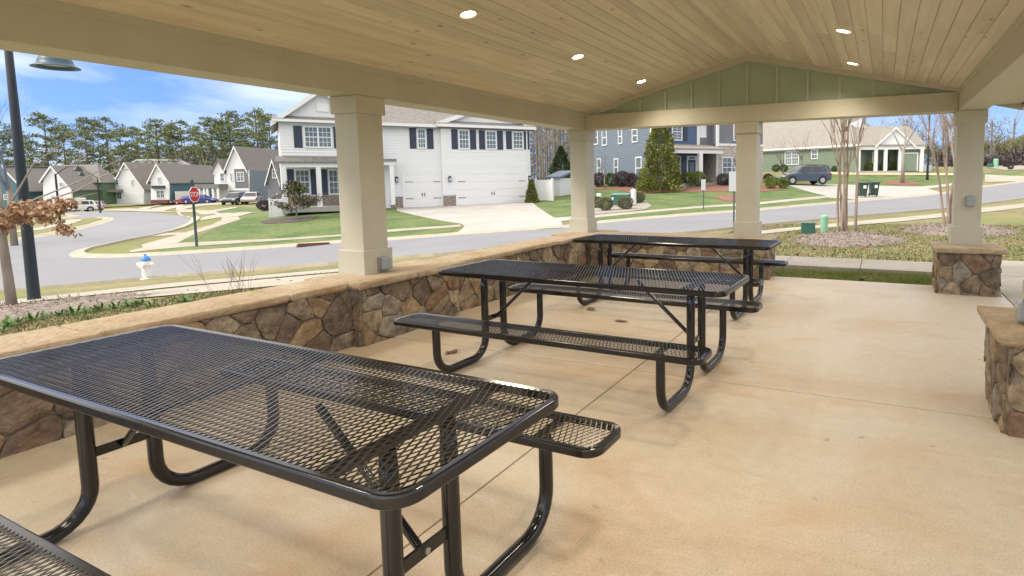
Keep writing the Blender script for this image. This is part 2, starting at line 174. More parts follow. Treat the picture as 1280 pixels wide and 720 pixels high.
# ---------------------------------------------------------------- materials
MATS = {}
def mat(name, col, rough=0.6, col2=None, scale=5.0, detail=5.0, bump=0.0, bscale=None, metal=0.0, spec=0.5, coat=0.0,
        lap=0.0, island=0.0, stretch=None, emit=None, lo=0.35, hi=0.65, trans=0.0, coords='Object', third=None, tscale=0.7, fine=None):
    m = bpy.data.materials.new(name); m.use_nodes = True; MATS[name] = m
    t = m.node_tree; L = t.links; nn = t.nodes.new
    p = t.nodes['Principled BSDF']
    p.inputs['Base Color'].default_value = (*col, 1); p.inputs['Roughness'].default_value = rough
    p.inputs['Metallic'].default_value = metal; p.inputs['Specular IOR Level'].default_value = spec
    p.inputs['Coat Weight'].default_value = coat; p.inputs['Coat Roughness'].default_value = 0.12
    tcn = nn('ShaderNodeTexCoord'); mpn = nn('ShaderNodeMapping')
    if stretch: mpn.inputs['Scale'].default_value = stretch
    L.new(tcn.outputs[coords], mpn.inputs['Vector'])
    cur = None
    if col2 is not None:
        a = nn('ShaderNodeTexNoise'); a.inputs['Scale'].default_value = scale; a.inputs['Detail'].default_value = detail
        L.new(mpn.outputs[0], a.inputs['Vector'])
        r_ = nn('ShaderNodeValToRGB'); e = r_.color_ramp.elements
        e[0].position = lo; e[0].color = (*col, 1); e[1].position = hi; e[1].color = (*col2, 1)
        L.new(a.outputs['Fac'], r_.inputs[0]); cur = r_.outputs[0]
    if third is not None:
        a = nn('ShaderNodeTexNoise'); a.inputs['Scale'].default_value = tscale; a.inputs['Detail'].default_value = 4
        L.new(mpn.outputs[0], a.inputs['Vector'])
        r_ = nn('ShaderNodeValToRGB'); e = r_.color_ramp.elements
        e[0].position = 0.45; e[0].color = (0, 0, 0, 1); e[1].position = 0.68; e[1].color = (1, 1, 1, 1)
        L.new(a.outputs['Fac'], r_.inputs[0])
        mxn = nn('ShaderNodeMixRGB'); L.new(r_.outputs[0], mxn.inputs['Fac'])
        if cur: L.new(cur, mxn.inputs['Color1'])
        else: mxn.inputs['Color1'].default_value = (*col, 1)
        mxn.inputs['Color2'].default_value = (*third, 1); cur = mxn.outputs[0]
    if fine:
        a = nn('ShaderNodeTexNoise'); a.inputs['Scale'].default_value = fine[0]; a.inputs['Detail'].default_value = 8; a.inputs['Roughness'].default_value = 0.7
        L.new(mpn.outputs[0], a.inputs['Vector'])
        mrf = nn('ShaderNodeMapRange'); mrf.inputs['From Min'].default_value = 0.3; mrf.inputs['From Max'].default_value = 0.7; mrf.inputs['To Min'].default_value = 1-fine[1]; mrf.inputs['To Max'].default_value = 1+fine[1]
        L.new(a.outputs['Fac'], mrf.inputs['Value']); hf = nn('ShaderNodeHueSaturation'); L.new(mrf.outputs[0], hf.inputs['Value'])
        if cur: L.new(cur, hf.inputs['Color'])
        else: hf.inputs['Color'].default_value = (*col, 1)
        cur = hf.outputs[0]
    if island:
        g = nn('ShaderNodeNewGeometry'); h = nn('ShaderNodeHueSaturation')
        mr = nn('ShaderNodeMapRange'); mr.inputs['To Min'].default_value = 1-island; mr.inputs['To Max'].default_value = 1+island
        L.new(g.outputs['Random Per Island'], mr.inputs['Value']); L.new(mr.outputs[0], h.inputs['Value'])
        if cur: L.new(cur, h.inputs['Color'])
        else: h.inputs['Color'].default_value = (*col, 1)
        cur = h.outputs[0]
    if cur: L.new(cur, p.inputs['Base Color'])
    hgt = None
    if bump:
        b = nn('ShaderNodeTexNoise'); b.inputs['Scale'].default_value = bscale or scale*4; b.inputs['Detail'].default_value = 6
        L.new(mpn.outputs[0], b.inputs['Vector'])
        bn = nn('ShaderNodeBump'); bn.inputs['Strength'].default_value = bump; bn.inputs['Distance'].default_value = 0.02
        L.new(b.outputs['Fac'], bn.inputs['Height']); L.new(bn.outputs[0], p.inputs['Normal']); hgt = bn
    if lap:
        sx = nn('ShaderNodeSeparateXYZ'); L.new(tcn.outputs['Object'], sx.inputs[0])
        d_ = nn('ShaderNodeMath'); d_.operation = 'DIVIDE'; d_.inputs[1].default_value = lap; L.new(sx.outputs['Z'], d_.inputs[0])
        fr = nn('ShaderNodeMath'); fr.operation = 'FRACT'; L.new(d_.outputs[0], fr.inputs[0])
        iv = nn('ShaderNodeMath'); iv.operation = 'SUBTRACT'; iv.inputs[0].default_value = 1.0; L.new(fr.outputs[0], iv.inputs[1])
        bn = nn('ShaderNodeBump'); bn.inputs['Strength'].default_value = 0.9; bn.inputs['Distance'].default_value = 0.03
        L.new(iv.outputs[0], bn.inputs['Height']); L.new(bn.outputs[0], p.inputs['Normal'])
    if emit:
        p.inputs['Emission Color'].default_value = (*emit[:3], 1); p.inputs['Emission Strength'].default_value = emit[3]
    return m

M_cream = mat('cream_paint', (0.495, 0.475, 0.385), 0.5, (0.535, 0.51, 0.42), 3, bump=0.12, bscale=120)
M_green_panel = mat('sage_panel', (0.34, 0.41, 0.315), 0.55, (0.37, 0.44, 0.34), 3, bump=0.1, bscale=100)
M_batten = mat('sage_batten', (0.43, 0.475, 0.37), 0.55)
M_soffit = mat('soffit', (0.55, 0.51, 0.40), 0.55)
M_roofing = mat('shingle_dark', (0.09, 0.085, 0.08), 0.9, (0.13, 0.12, 0.11), 8, bump=0.5, bscale=60)
M_cap = mat('sandstone_cap', (0.34, 0.245, 0.135), 0.85, (0.43, 0.355, 0.25), 3.0, 10, bump=0.9, bscale=26, third=(0.42, 0.33, 0.23), tscale=1.6, island=0.10, fine=(16, .22))
M_mortar = mat('mortar', (0.19, 0.16, 0.12), 0.95, (0.28, 0.24, 0.185), 12, bump=0.7, bscale=70)
M_black = mat('black_coat', (0.005, 0.005, 0.006), 0.16, (0.009, 0.009, 0.010), 9, bump=0.02, bscale=160, spec=0.6)
M_mesh = mat('black_mesh_coat', (0.005, 0.005, 0.006), 0.2, spec=0.7, coat=0.1)
M_bolt = mat('galvanised_bolt', (0.45, 0.45, 0.43), 0.35, metal=0.9)
M_white = mat('white_trim', (0.78, 0.79, 0.80), 0.5)
M_white_lap = mat('white_lap', (0.76, 0.77, 0.78), 0.55, lap=0.18)
M_white_plain = mat('white_panel', (0.76, 0.77, 0.78), 0.55)
M_garage = mat('garage_door', (0.77, 0.77, 0.76), 0.45)
M_shutter = mat('navy_shutter', (0.035, 0.045, 0.075), 0.5)
M_glass = mat('window_glass', (0.10, 0.135, 0.15), 0.08, (0.17, 0.21, 0.23), 0.9, 3, spec=0.8)
M_shingle = mat('shingle_grey', (0.19, 0.18, 0.17), 0.95, (0.26, 0.24, 0.225), 5, 8, bump=0.5, bscale=25)
M_shingle_tan = mat('shingle_tan', (0.235, 0.22, 0.195), 0.95, (0.30, 0.28, 0.245), 5, 8, bump=0.5, bscale=25)
M_shingle_brown = mat('shingle_brown', (0.20, 0.175, 0.155), 0.95, (0.26, 0.23, 0.20), 5, 8)
M_blue_lap = mat('slate_blue_lap', (0.15, 0.195, 0.26), 0.6, lap=0.18)
M_navy_shake = mat('navy_shake', (0.085, 0.13, 0.235), 0.65, (0.11, 0.155, 0.27), 6, lap=0.22)
M_navy_door = mat('deep_blue_board', (0.065, 0.10, 0.16), 0.6)
M_sage_lap = mat('sage_lap', (0.15, 0.19, 0.135), 0.6, lap=0.18)
M_green_wall = mat('green_wall', (0.12, 0.185, 0.11), 0.6)
M_teal = mat('teal_wall', (0.075, 0.155, 0.20), 0.6)
M_bluegrey = mat('bluegrey_wall', (0.19, 0.23, 0.27), 0.6, lap=0.25)
M_greyshake = mat('grey_shake', (0.17, 0.175, 0.20), 0.7)
M_palestone = mat('pale_ledgestone', (0.30, 0.28, 0.25), 0.85, (0.62, 0.58, 0.52), 5.5, 3, bump=0.8, bscale=9, lo=0.42, hi=0.58, third=(0.42, 0.36, 0.30), tscale=3.0, stretch=(1, 1, 2.6))
M_brownstone = mat('brown_ledgestone', (0.17, 0.14, 0.115), 0.85, (0.36, 0.30, 0.25), 6, 3, bump=0.8, bscale=10, lo=0.42, hi=0.58, stretch=(1, 1, 2.6))
M_iron = mat('black_iron', (0.012, 0.014, 0.017), 0.45)
M_lamp_pole = mat('lamp_pole_paint', (0.010, 0.018, 0.026), 0.42)
M_lamp_shade = mat('lamp_shade_paint', (0.035, 0.08, 0.12), 0.45)
M_asphalt = mat('asphalt', (0.195, 0.203, 0.225), 0.85, (0.225, 0.233, 0.255), 0.35, 8, bump=0.25, bscale=60, third=(0.205, 0.212, 0.23), tscale=0.12, fine=(12, .12))
M_conc = mat('pale_concrete', (0.33, 0.30, 0.25), 0.85, (0.40, 0.37, 0.315), 0.9, 8, bump=0.15, bscale=50, fine=(6, .10))
M_conc_drive = mat('driveway_concrete', (0.36, 0.35, 0.325), 0.85, (0.42, 0.405, 0.38), 0.7, 8, fine=(5, .07))
M_kerb = mat('kerb_concrete', (0.36, 0.32, 0.25), 0.85, (0.42, 0.38, 0.305), 1.5, fine=(6, .1))
M_bark_mulch = mat('red_mulch', (0.17, 0.075, 0.05), 0.95, (0.28, 0.14, 0.10), 6, 8, bump=1.0, bscale=20)
M_grey_mulch = mat('grey_mulch', (0.15, 0.12, 0.10), 0.95, (0.30, 0.25, 0.215), 14, 10, bump=1.0, bscale=45, lo=0.38, hi=0.62)
M_gravel = mat('gravel_bed', (0.25, 0.22, 0.19), 0.95, (0.38, 0.34, 0.30), 9, 8, bump=0.8, bscale=30)
M_straw = mat('straw_bed', (0.48, 0.37, 0.24), 0.95, (0.58, 0.48, 0.34), 5, 8)
M_darkmulch = mat('dark_mulch', (0.06, 0.045, 0.045), 0.95, (0.13, 0.10, 0.10), 8, 8, bump=1.0, bscale=25)
M_lawn = mat('common_lawn', (0.125, 0.145, 0.05), 0.95, (0.26, 0.215, 0.11), 0.55, 12, bump=0.8, bscale=25, lo=0.33, hi=0.68, third=(0.17, 0.19, 0.055), tscale=0.22, fine=(9, .35))
M_fescue = mat('fescue_lawn', (0.06, 0.12, 0.025), 0.95, (0.135, 0.175, 0.06), 0.6, 12, bump=0.8, bscale=25, third=(0.13, 0.17, 0.055), tscale=0.3, fine=(5, .4))
M_backgrass = mat('grass_blade', (0.14, 0.20, 0.04), 0.8, (0.27, 0.28, 0.09), 1.3, island=0.4)
M_drygrass = mat('dry_blade', (0.135, 0.16, 0.055), 0.8, (0.255, 0.21, 0.11), 0.9, island=0.35)
M_bark = mat('grey_bark', (0.21, 0.175, 0.145), 0.9, (0.33, 0.285, 0.245), 6, bump=0.6, bscale=25, stretch=(1, 1, 0.25))
M_myrtle = mat('myrtle_bark', (0.36, 0.28, 0.215), 0.7, (0.24, 0.18, 0.14), 4, bump=0.3, bscale=20, stretch=(1, 1, 0.2), third=(0.16, 0.115, 0.09), tscale=5)
M_pinebark = mat('pine_bark', (0.13, 0.095, 0.075), 0.95, (0.19, 0.145, 0.12), 3)
M_woodbark = mat('wood_bark', (0.11, 0.10, 0.09), 0.95, (0.21, 0.19, 0.175), 1.5)
M_twig = mat('pale_twig', (0.30, 0.265, 0.235), 0.9)
M_twig_red = mat('mauve_twig', (0.20, 0.15, 0.145), 0.9)
M_pine = mat('pine_needles', (0.12, 0.165, 0.065), 0.85, (0.215, 0.245, 0.10), 0.22, island=0.35)
M_leyland = mat('leyland_leaf', (0.11, 0.135, 0.028), 0.7, (0.24, 0.25, 0.055), 1.6, island=0.4)
M_darkcon = mat('dark_conifer', (0.035, 0.065, 0.022), 0.7, (0.065, 0.10, 0.03), 1.2, island=0.4)
M_boxwood = mat('boxwood_leaf', (0.10, 0.15, 0.02), 0.6, (0.17, 0.21, 0.035), 3, island=0.4)
M_purple = mat('loropetalum_leaf', (0.045, 0.03, 0.035), 0.6, (0.09, 0.065, 0.065), 3, island=0.4)
M_olive = mat('olive_leaf', (0.10, 0.11, 0.05), 0.6, (0.17, 0.17, 0.09), 3, island=0.4)
M_green_leaf = mat('green_leaf', (0.04, 0.085, 0.02), 0.55, (0.075, 0.13, 0.03), 3, island=0.4)
M_orange_leaf = mat('nandina_leaf', (0.55, 0.11, 0.045), 0.6, (0.40, 0.08, 0.03), 3, island=0.4)
M_oakleaf = mat('dead_oak_leaf', (0.33, 0.185, 0.10), 0.8, (0.50, 0.33, 0.21), 5, island=0.35)
M_litter = mat('leaf_litter', (0.17, 0.085, 0.05), 0.8, island=0.4)
M_planty = mat('hellebore_leaf', (0.055, 0.13, 0.02), 0.45, (0.11, 0.21, 0.04), 6, island=0.4)
M_red = mat('sign_red', (0.50, 0.012, 0.018), 0.4)
M_signwhite = mat('sign_white', (0.80, 0.80, 0.80), 0.4)
M_signback = mat('sign_back', (0.42, 0.45, 0.47), 0.45, metal=0.3)
M_post_green = mat('post_green', (0.05, 0.075, 0.085), 0.5)
M_hyd_white = mat('hydrant_white', (0.80, 0.80, 0.80), 0.4)
M_hyd_blue = mat('hydrant_blue', (0.05, 0.22, 0.60), 0.4)
M_xfmr = mat('transformer_green', (0.035, 0.115, 0.085), 0.45)
M_pale_green = mat('pale_green_plastic', (0.25, 0.48, 0.33), 0.5)
M_bin = mat('bin_green', (0.025, 0.055, 0.038), 0.5)
M_binlid = mat('bin_lid', (0.045, 0.06, 0.065), 0.5)
M_tyre = mat('tyre', (0.02, 0.02, 0.02), 0.8)
M_rim = mat('alloy_rim', (0.50, 0.50, 0.52), 0.3, metal=0.7)
M_carglass = mat('car_glass', (0.015, 0.02, 0.025), 0.06, spec=0.8)
M_tail = mat('tail_lamp', (0.40, 0.01, 0.01), 0.25)
M_headl = mat('head_lamp', (0.6, 0.62, 0.65), 0.2)
M_chrome = mat('grey_metal_box', (0.32, 0.32, 0.31), 0.38, (0.42, 0.42, 0.41), 8, metal=0.6)
M_clear = mat('smoky_cover', (0.30, 0.34, 0.38), 0.18, spec=0.7)
M_rust = mat('rusty_grate', (0.14, 0.05, 0.045), 0.8)
M_lens = mat('lamp_lens', (0.9, 0.85, 0.7), 0.4, emit=(1.0, 0.80, 0.52, 14.0))
M_can = mat('can_trim', (0.75, 0.72, 0.66), 0.4)
M_sconce = mat('sconce_glass', (0.55, 0.57, 0.60), 0.2)
M_shed = mat('shed_roof', (0.16, 0.21, 0.29), 0.6)
def paint(name, c): return mat(name, c, 0.22, coat=0.6, spec=0.6, metal=0.15)
M_pbluegrey = paint('paint_slate', (0.055, 0.075, 0.11)); M_pwhite = paint('paint_white', (0.75, 0.76, 0.77)); M_pred = paint('paint_red', (0.40, 0.02, 0.03))
M_pblue = paint('paint_blue', (0.015, 0.045, 0.35)); M_pdark = paint('paint_dark', (0.02, 0.035, 0.05)); M_psilver = paint('paint_silver', (0.42, 0.36, 0.37))

def wood_ceiling():
    m = bpy.data.materials.new('pickled_pine'); m.use_nodes = True; t = m.node_tree; L = t.links; nn = t.nodes.new
    p = t.nodes['Principled BSDF']; p.inputs['Roughness'].default_value = 0.5
    tc_ = nn('ShaderNodeTexCoord'); g = nn('ShaderNodeNewGeometry')
    off = nn('ShaderNodeVectorMath'); off.operation = 'MULTIPLY_ADD'
    sc = nn('ShaderNodeCombineXYZ')
    mul = nn('ShaderNodeMath'); mul.operation = 'MULTIPLY'; mul.inputs[1].default_value = 37.0
    L.new(g.outputs['Random Per Island'], mul.inputs[0]); L.new(mul.outputs[0], sc.inputs['X']); L.new(mul.outputs[0], sc.inputs['Y'])
    L.new(tc_.outputs['Object'], off.inputs[0]); off.inputs[1].default_value = (1, 1, 1); L.new(sc.outputs[0], off.inputs[2])
    mp1 = nn('ShaderNodeMapping'); mp1.inputs['Scale'].default_value = (14, 0.9, 14); L.new(off.outputs[0], mp1.inputs[0])
    a = nn('ShaderNodeTexNoise'); a.inputs['Scale'].default_value = 1.0; a.inputs['Detail'].default_value = 8; a.inputs['Distortion'].default_value = 0.6
    L.new(mp1.outputs[0], a.inputs['Vector'])
    r1 = nn('ShaderNodeValToRGB'); e = r1.color_ramp.elements
    e[0].position = 0.32; e[0].color = (0.58, 0.50, 0.375, 1); e[1].position = 0.66; e[1].color = (0.68, 0.61, 0.49, 1)
    L.new(a.outputs['Fac'], r1.inputs[0])
    mp2 = nn('ShaderNodeMapping'); mp2.inputs['Scale'].default_value = (7.5, 3.2, 7.5); L.new(off.outputs[0], mp2.inputs[0])
    vo = nn('ShaderNodeTexVoronoi'); vo.inputs['Scale'].default_value = 1.0; L.new(mp2.outputs[0], vo.inputs['Vector'])
    r2_ = nn('ShaderNodeValToRGB'); e = r2_.color_ramp.elements
    e[0].position = 0.03; e[0].color = (0.30, 0.17, 0.08, 1); e[1].position = 0.17; e[1].color = (1, 1, 1, 1)
    L.new(vo.outputs['Distance'], r2_.inputs[0])
    gate = nn('ShaderNodeMath'); gate.operation = 'GREATER_THAN'; gate.inputs[1].default_value = 0.62
    sp = nn('ShaderNodeSeparateColor'); L.new(vo.outputs['Color'], sp.inputs[0]); L.new(sp.outputs[0], gate.inputs[0])
    gm = nn('ShaderNodeMath'); gm.operation = 'MULTIPLY'; gm.inputs[1].default_value = 0.75; L.new(gate.outputs[0], gm.inputs[0])
    mm = nn('ShaderNodeMixRGB'); mm.blend_type = 'MULTIPLY'; L.new(gm.outputs[0], mm.inputs['Fac'])
    L.new(r1.outputs[0], mm.inputs['Color1']); L.new(r2_.outputs[0], mm.inputs['Color2'])
    hs = nn('ShaderNodeHueSaturation'); mr = nn('ShaderNodeMapRange'); mr.inputs['To Min'].default_value = 0.88; mr.inputs['To Max'].default_value = 1.1
    L.new(g.outputs['Random Per Island'], mr.inputs['Value']); L.new(mr.outputs[0], hs.inputs['Value']); L.new(mm.outputs[0], hs.inputs['Color'])
    L.new(hs.outputs[0], p.inputs['Base Color'])
    bn = nn('ShaderNodeBump'); bn.inputs['Strength'].default_value = 0.12; bn.inputs['Distance'].default_value = 0.01
    L.new(a.outputs['Fac'], bn.inputs['Height']); L.new(bn.outputs[0], p.inputs['Normal'])
    return m
M_ceiling = wood_ceiling()

def stone_mat():
    m = bpy.data.materials.new('field_stone'); m.use_nodes = True; t = m.node_tree; L = t.links; nn = t.nodes.new
    p = t.nodes['Principled BSDF']; p.inputs['Roughness'].default_value = 0.72; p.inputs['Specular IOR Level'].default_value = 0.35
    g = nn('ShaderNodeNewGeometry'); tc_ = nn('ShaderNodeTexCoord')
    r_ = nn('ShaderNodeValToRGB'); r_.color_ramp.interpolation = 'CONSTANT'; e = r_.color_ramp.elements
    cols = [(0.17, 0.135, 0.095), (0.26, 0.205, 0.14), (0.12, 0.095, 0.072), (0.235, 0.21, 0.165), (0.25, 0.185, 0.115), (0.15, 0.115, 0.09), (0.27, 0.225, 0.16), (0.185, 0.125, 0.085), (0.21, 0.19, 0.16), (0.135, 0.105, 0.09), (0.28, 0.23, 0.16), (0.18, 0.15, 0.115)]
    e[0].position = 0; e[0].color = (*cols[0], 1); e[1].position = 1/len(cols); e[1].color = (*cols[1], 1)
    for i in range(2, len(cols)):
        q = e.new(i/len(cols)); q.color = (*cols[i], 1)
    L.new(g.outputs['Random Per Island'], r_.inputs[0])
    n1 = nn('ShaderNodeTexNoise'); n1.inputs['Scale'].default_value = 9; n1.inputs['Detail'].default_value = 9; n1.inputs['Roughness'].default_value = 0.65
    L.new(tc_.outputs['Object'], n1.inputs['Vector'])
    r2_ = nn('ShaderNodeValToRGB'); e = r2_.color_ramp.elements; e[0].position = 0.33; e[0].color = (0.5, 0.46, 0.42, 1); e[1].position = 0.66; e[1].color = (1.75, 1.72, 1.65, 1)
    L.new(n1.outputs['Fac'], r2_.inputs[0])
    mm = nn('ShaderNodeMixRGB'); mm.blend_type = 'MULTIPLY'; mm.inputs['Fac'].default_value = 0.85
    L.new(r_.outputs[0], mm.inputs['Color1']); L.new(r2_.outputs[0], mm.inputs['Color2'])
    n2 = nn('ShaderNodeTexNoise'); n2.inputs['Scale'].default_value = 5; n2.inputs['Detail'].default_value = 5; L.new(tc_.outputs['Object'], n2.inputs['Vector'])
    r3 = nn('ShaderNodeValToRGB'); e = r3.color_ramp.elements; e[0].position = 0.56; e[0].color = (0, 0, 0, 1); e[1].position = 0.72; e[1].color = (0.5, 0.5, 0.5, 1)
    L.new(n2.outputs['Fac'], r3.inputs[0])
    m2 = nn('ShaderNodeMixRGB'); L.new(r3.outputs[0], m2.inputs['Fac']); L.new(mm.outputs[0], m2.inputs['Color1']); m2.inputs['Color2'].default_value = (0.27, 0.16, 0.08, 1)
    L.new(m2.outputs[0], p.inputs['Base Color'])
    b = nn('ShaderNodeBump'); b.inputs['Strength'].default_value = 1.0; b.inputs['Distance'].default_value = 0.03
    n3 = nn('ShaderNodeTexNoise'); n3.inputs['Scale'].default_value = 22; n3.inputs['Detail'].default_value = 10; L.new(tc_.outputs['Object'], n3.inputs['Vector'])
    L.new(n3.outputs['Fac'], b.inputs['Height']); L.new(b.outputs[0], p.inputs['Normal'])
    return m
M_stone = stone_mat()

def floor_mat():
    m = bpy.data.materials.new('stained_concrete'); m.use_nodes = True; t = m.node_tree; L = t.links; nn = t.nodes.new
    p = t.nodes['Principled BSDF']
    tc_ = nn('ShaderNodeTexCoord')
    def noise(sc, det, st=None, dist=0.0):
        mp_ = nn('ShaderNodeMapping'); L.new(tc_.outputs['Object'], mp_.inputs[0])
        if st: mp_.inputs['Scale'].default_value = st; mp_.inputs['Rotation'].default_value = (0, 0, R(8))
        n_ = nn('ShaderNodeTexNoise'); n_.inputs['Scale'].default_value = sc; n_.inputs['Detail'].default_value = det; n_.inputs['Distortion'].default_value = dist
        L.new(mp_.outputs[0], n_.inputs['Vector']); return n_.outputs['Fac']
    def ramp(fac, p0, c0, p1, c1):
        r_ = nn('ShaderNodeValToRGB'); e = r_.color_ramp.elements; e[0].position = p0; e[0].color = (*c0, 1); e[1].position = p1; e[1].color = (*c1, 1)
        L.new(fac, r_.inputs[0]); return r_.outputs[0]
    base = ramp(noise(0.9, 8, (0.45, 1.2, 1), 0.5), 0.36, (0.475, 0.36, 0.235), 0.60, (0.55, 0.475, 0.365))
    grey = ramp(noise(0.42, 7, (0.7, 1.3, 1), 0.7), 0.46, (0, 0, 0), 0.66, (0.65, 0.65, 0.65))
    # greyer towards the open side of the slab
    sx = nn('ShaderNodeSeparateXYZ'); L.new(tc_.outputs['Object'], sx.inputs[0])
    ad = nn('ShaderNodeMath'); ad.operation = 'MULTIPLY_ADD'; ad.inputs[1].default_value = 0.45; L.new(sx.outputs['Y'], ad.inputs[0]); L.new(sx.outputs['X'], ad.inputs[2])
    mr = nn('ShaderNodeMapRange'); mr.inputs['From Min'].default_value = 0.6; mr.inputs['From Max'].default_value = 4.6; L.new(ad.outputs[0], mr.inputs['Value'])
    mxf = nn('ShaderNodeMath'); mxf.operation = 'ADD'; mxf.use_clamp = True; L.new(mr.outputs[0], mxf.inputs[0])
    gsc = nn('ShaderNodeMath'); gsc.operation = 'MULTIPLY'; gsc.inputs[1].default_value = 0.7; L.new(grey, gsc.inputs[0]); L.new(gsc.outputs[0], mxf.inputs[1])
    m1 = nn('ShaderNodeMixRGB'); L.new(mxf.outputs[0], m1.inputs['Fac']); L.new(base, m1.inputs['Color1']); m1.inputs['Color2'].default_value = (0.56, 0.505, 0.41, 1)
    fine = ramp(noise(14, 10), 0.3, (0.94, 0.935, 0.93), 0.7, (1.04, 1.04, 1.04))
    m2 = nn('ShaderNodeMixRGB'); m2.blend_type = 'MULTIPLY'; m2.inputs['Fac'].default_value = 1; L.new(m1.outputs[0], m2.inputs['Color1']); L.new(fine, m2.inputs['Color2'])
    st = ramp(noise(2.2, 6, (0.35, 2.0, 1), 0.9), 0.60, (0, 0, 0), 0.75, (0.5, 0.5, 0.5))
    m3 = nn('ShaderNodeMixRGB'); L.new(st, m3.inputs['Fac']); L.new(m2.outputs[0], m3.inputs['Color1']); m3.inputs['Color2'].default_value = (0.40, 0.30, 0.19, 1)
    ors = ramp(noise(1.3, 7, (0.8, 1.2, 1), 0.8), 0.56, (0, 0, 0), 0.70, (0.55, 0.55, 0.55))
    mo = nn('ShaderNodeMixRGB'); L.new(ors, mo.inputs['Fac']); L.new(m3.outputs[0], mo.inputs['Color1']); mo.inputs['Color2'].default_value = (0.47, 0.30, 0.15, 1); m3 = mo
    wht = ramp(noise(0.75, 8, (1.1, 0.8, 1), 1.0), 0.54, (0, 0, 0), 0.68, (0.6, 0.6, 0.6))
    mw = nn('ShaderNodeMixRGB'); L.new(wht, mw.inputs['Fac']); L.new(m3.outputs[0], mw.inputs['Color1']); mw.inputs['Color2'].default_value = (0.57, 0.53, 0.455, 1); m3 = mw
    scf = ramp(noise(5.5, 9, (0.5, 1.6, 1), 1.2), 0.63, (0, 0, 0), 0.72, (0.55, 0.55, 0.55))
    m4 = nn('ShaderNodeMixRGB'); L.new(scf, m4.inputs['Fac']); L.new(m3.outputs[0], m4.inputs['Color1']); m4.inputs['Color2'].default_value = (0.62, 0.57, 0.48, 1)
    grit = ramp(noise(95, 9), 0.30, (0.78, 0.75, 0.71), 0.62, (1.04, 1.04, 1.04))
    m5 = nn('ShaderNodeMixRGB'); m5.blend_type = 'MULTIPLY'; m5.inputs['Fac'].default_value = 0.8; L.new(m4.outputs[0], m5.inputs['Color1']); L.new(grit, m5.inputs['Color2'])
    spot = ramp(noise(9, 2), 0.70, (1, 1, 1), 0.76, (0.62, 0.52, 0.42))
    m6 = nn('ShaderNodeMixRGB'); m6.blend_type = 'MULTIPLY'; m6.inputs['Fac'].default_value = 0.7; L.new(m5.outputs[0], m6.inputs['Color1']); L.new(spot, m6.inputs['Color2'])
    hsf = nn('ShaderNodeHueSaturation'); hsf.inputs['Saturation'].default_value = 0.95; hsf.inputs['Value'].default_value = 0.97; L.new(m6.outputs[0], hsf.inputs['Color']); L.new(hsf.outputs[0], p.inputs['Base Color'])
    rr = nn('ShaderNodeMapRange'); rr.inputs['To Min'].default_value = 0.38; rr.inputs['To Max'].default_value = 0.62; L.new(noise(1.6, 6), rr.inputs['Value']); L.new(rr.outputs[0], p.inputs['Roughness'])
    b = nn('ShaderNodeBump'); b.inputs['Strength'].default_value = 0.08; b.inputs['Distance'].default_value = 0.01; L.new(noise(60, 6), b.inputs['Height']); L.new(b.outputs[0], p.inputs['Normal'])
    return m
M_floor = floor_mat()

# ---------------------------------------------------------------- terrain
CPA = np.array(DATA['CP'], float); C2 = 144.0
_n = len(CPA); _D = np.sqrt(((CPA[:, None, :2]-CPA[None, :, :2])**2).sum(2)+C2)
_K = np.zeros((_n+3, _n+3)); _K[:_n, :_n] = _D-np.eye(_n)*0.4; _K[:_n, _n] = 1; _K[:_n, _n+1:] = CPA[:, :2]; _K[_n:, :_n] = _K[:_n, _n:].T
_W = np.linalg.solve(_K, np.r_[CPA[:, 2], 0, 0, 0])
def hh(x, y):
    x = np.asarray(x, float); y = np.asarray(y, float)
    rr = np.sqrt((x[..., None]-CPA[:, 0])**2+(y[..., None]-CPA[:, 1])**2+C2)
    z = rr@_W[:_n]+_W[_n]+_W[_n+1]*x+_W[_n+2]*y
    d = np.hypot(x+20, y-40); t = np.clip((d-190)/200, 0, 1)
    return z*(1-t)+(-1.0)*t
def h1(x, y): return float(hh(x, y))
def gridlines(lo, hi, flo, fhi, fine, coarse, far):
    L = [];  x = lo
    while x < hi:
        L.append(x)
        d = max(flo-x, x-fhi, 0)
        x += fine if d <= 0 and x < fhi else (coarse if d < 130 else far)
    L.append(hi); return np.array(L)
GX = gridlines(-900, 900, -50, 18, 1.0, 4.0, 40.0); GY = gridlines(-400, 1200, -8, 78, 1.0, 4.0, 40.0)
XX, YY = np.meshgrid(GX, GY, indexing='ij'); ZZ = hh(XX, YY)
nx, ny = len(GX), len(GY)
me = bpy.data.meshes.new('ground')
vv = np.stack([XX, YY, ZZ], -1).reshape(-1, 3)
ff = [(i*ny+j, (i+1)*ny+j, (i+1)*ny+j+1, i*ny+j+1) for i in range(nx-1) for j in range(ny-1)]
me.from_pydata(vv.tolist(), [], ff); me.materials.append(M_lawn); me.update()
me.polygons.foreach_set('use_smooth', [True]*len(me.polygons))
ground = link(bpy.data.objects.new('ground', me)); tag(ground, kind='structure')

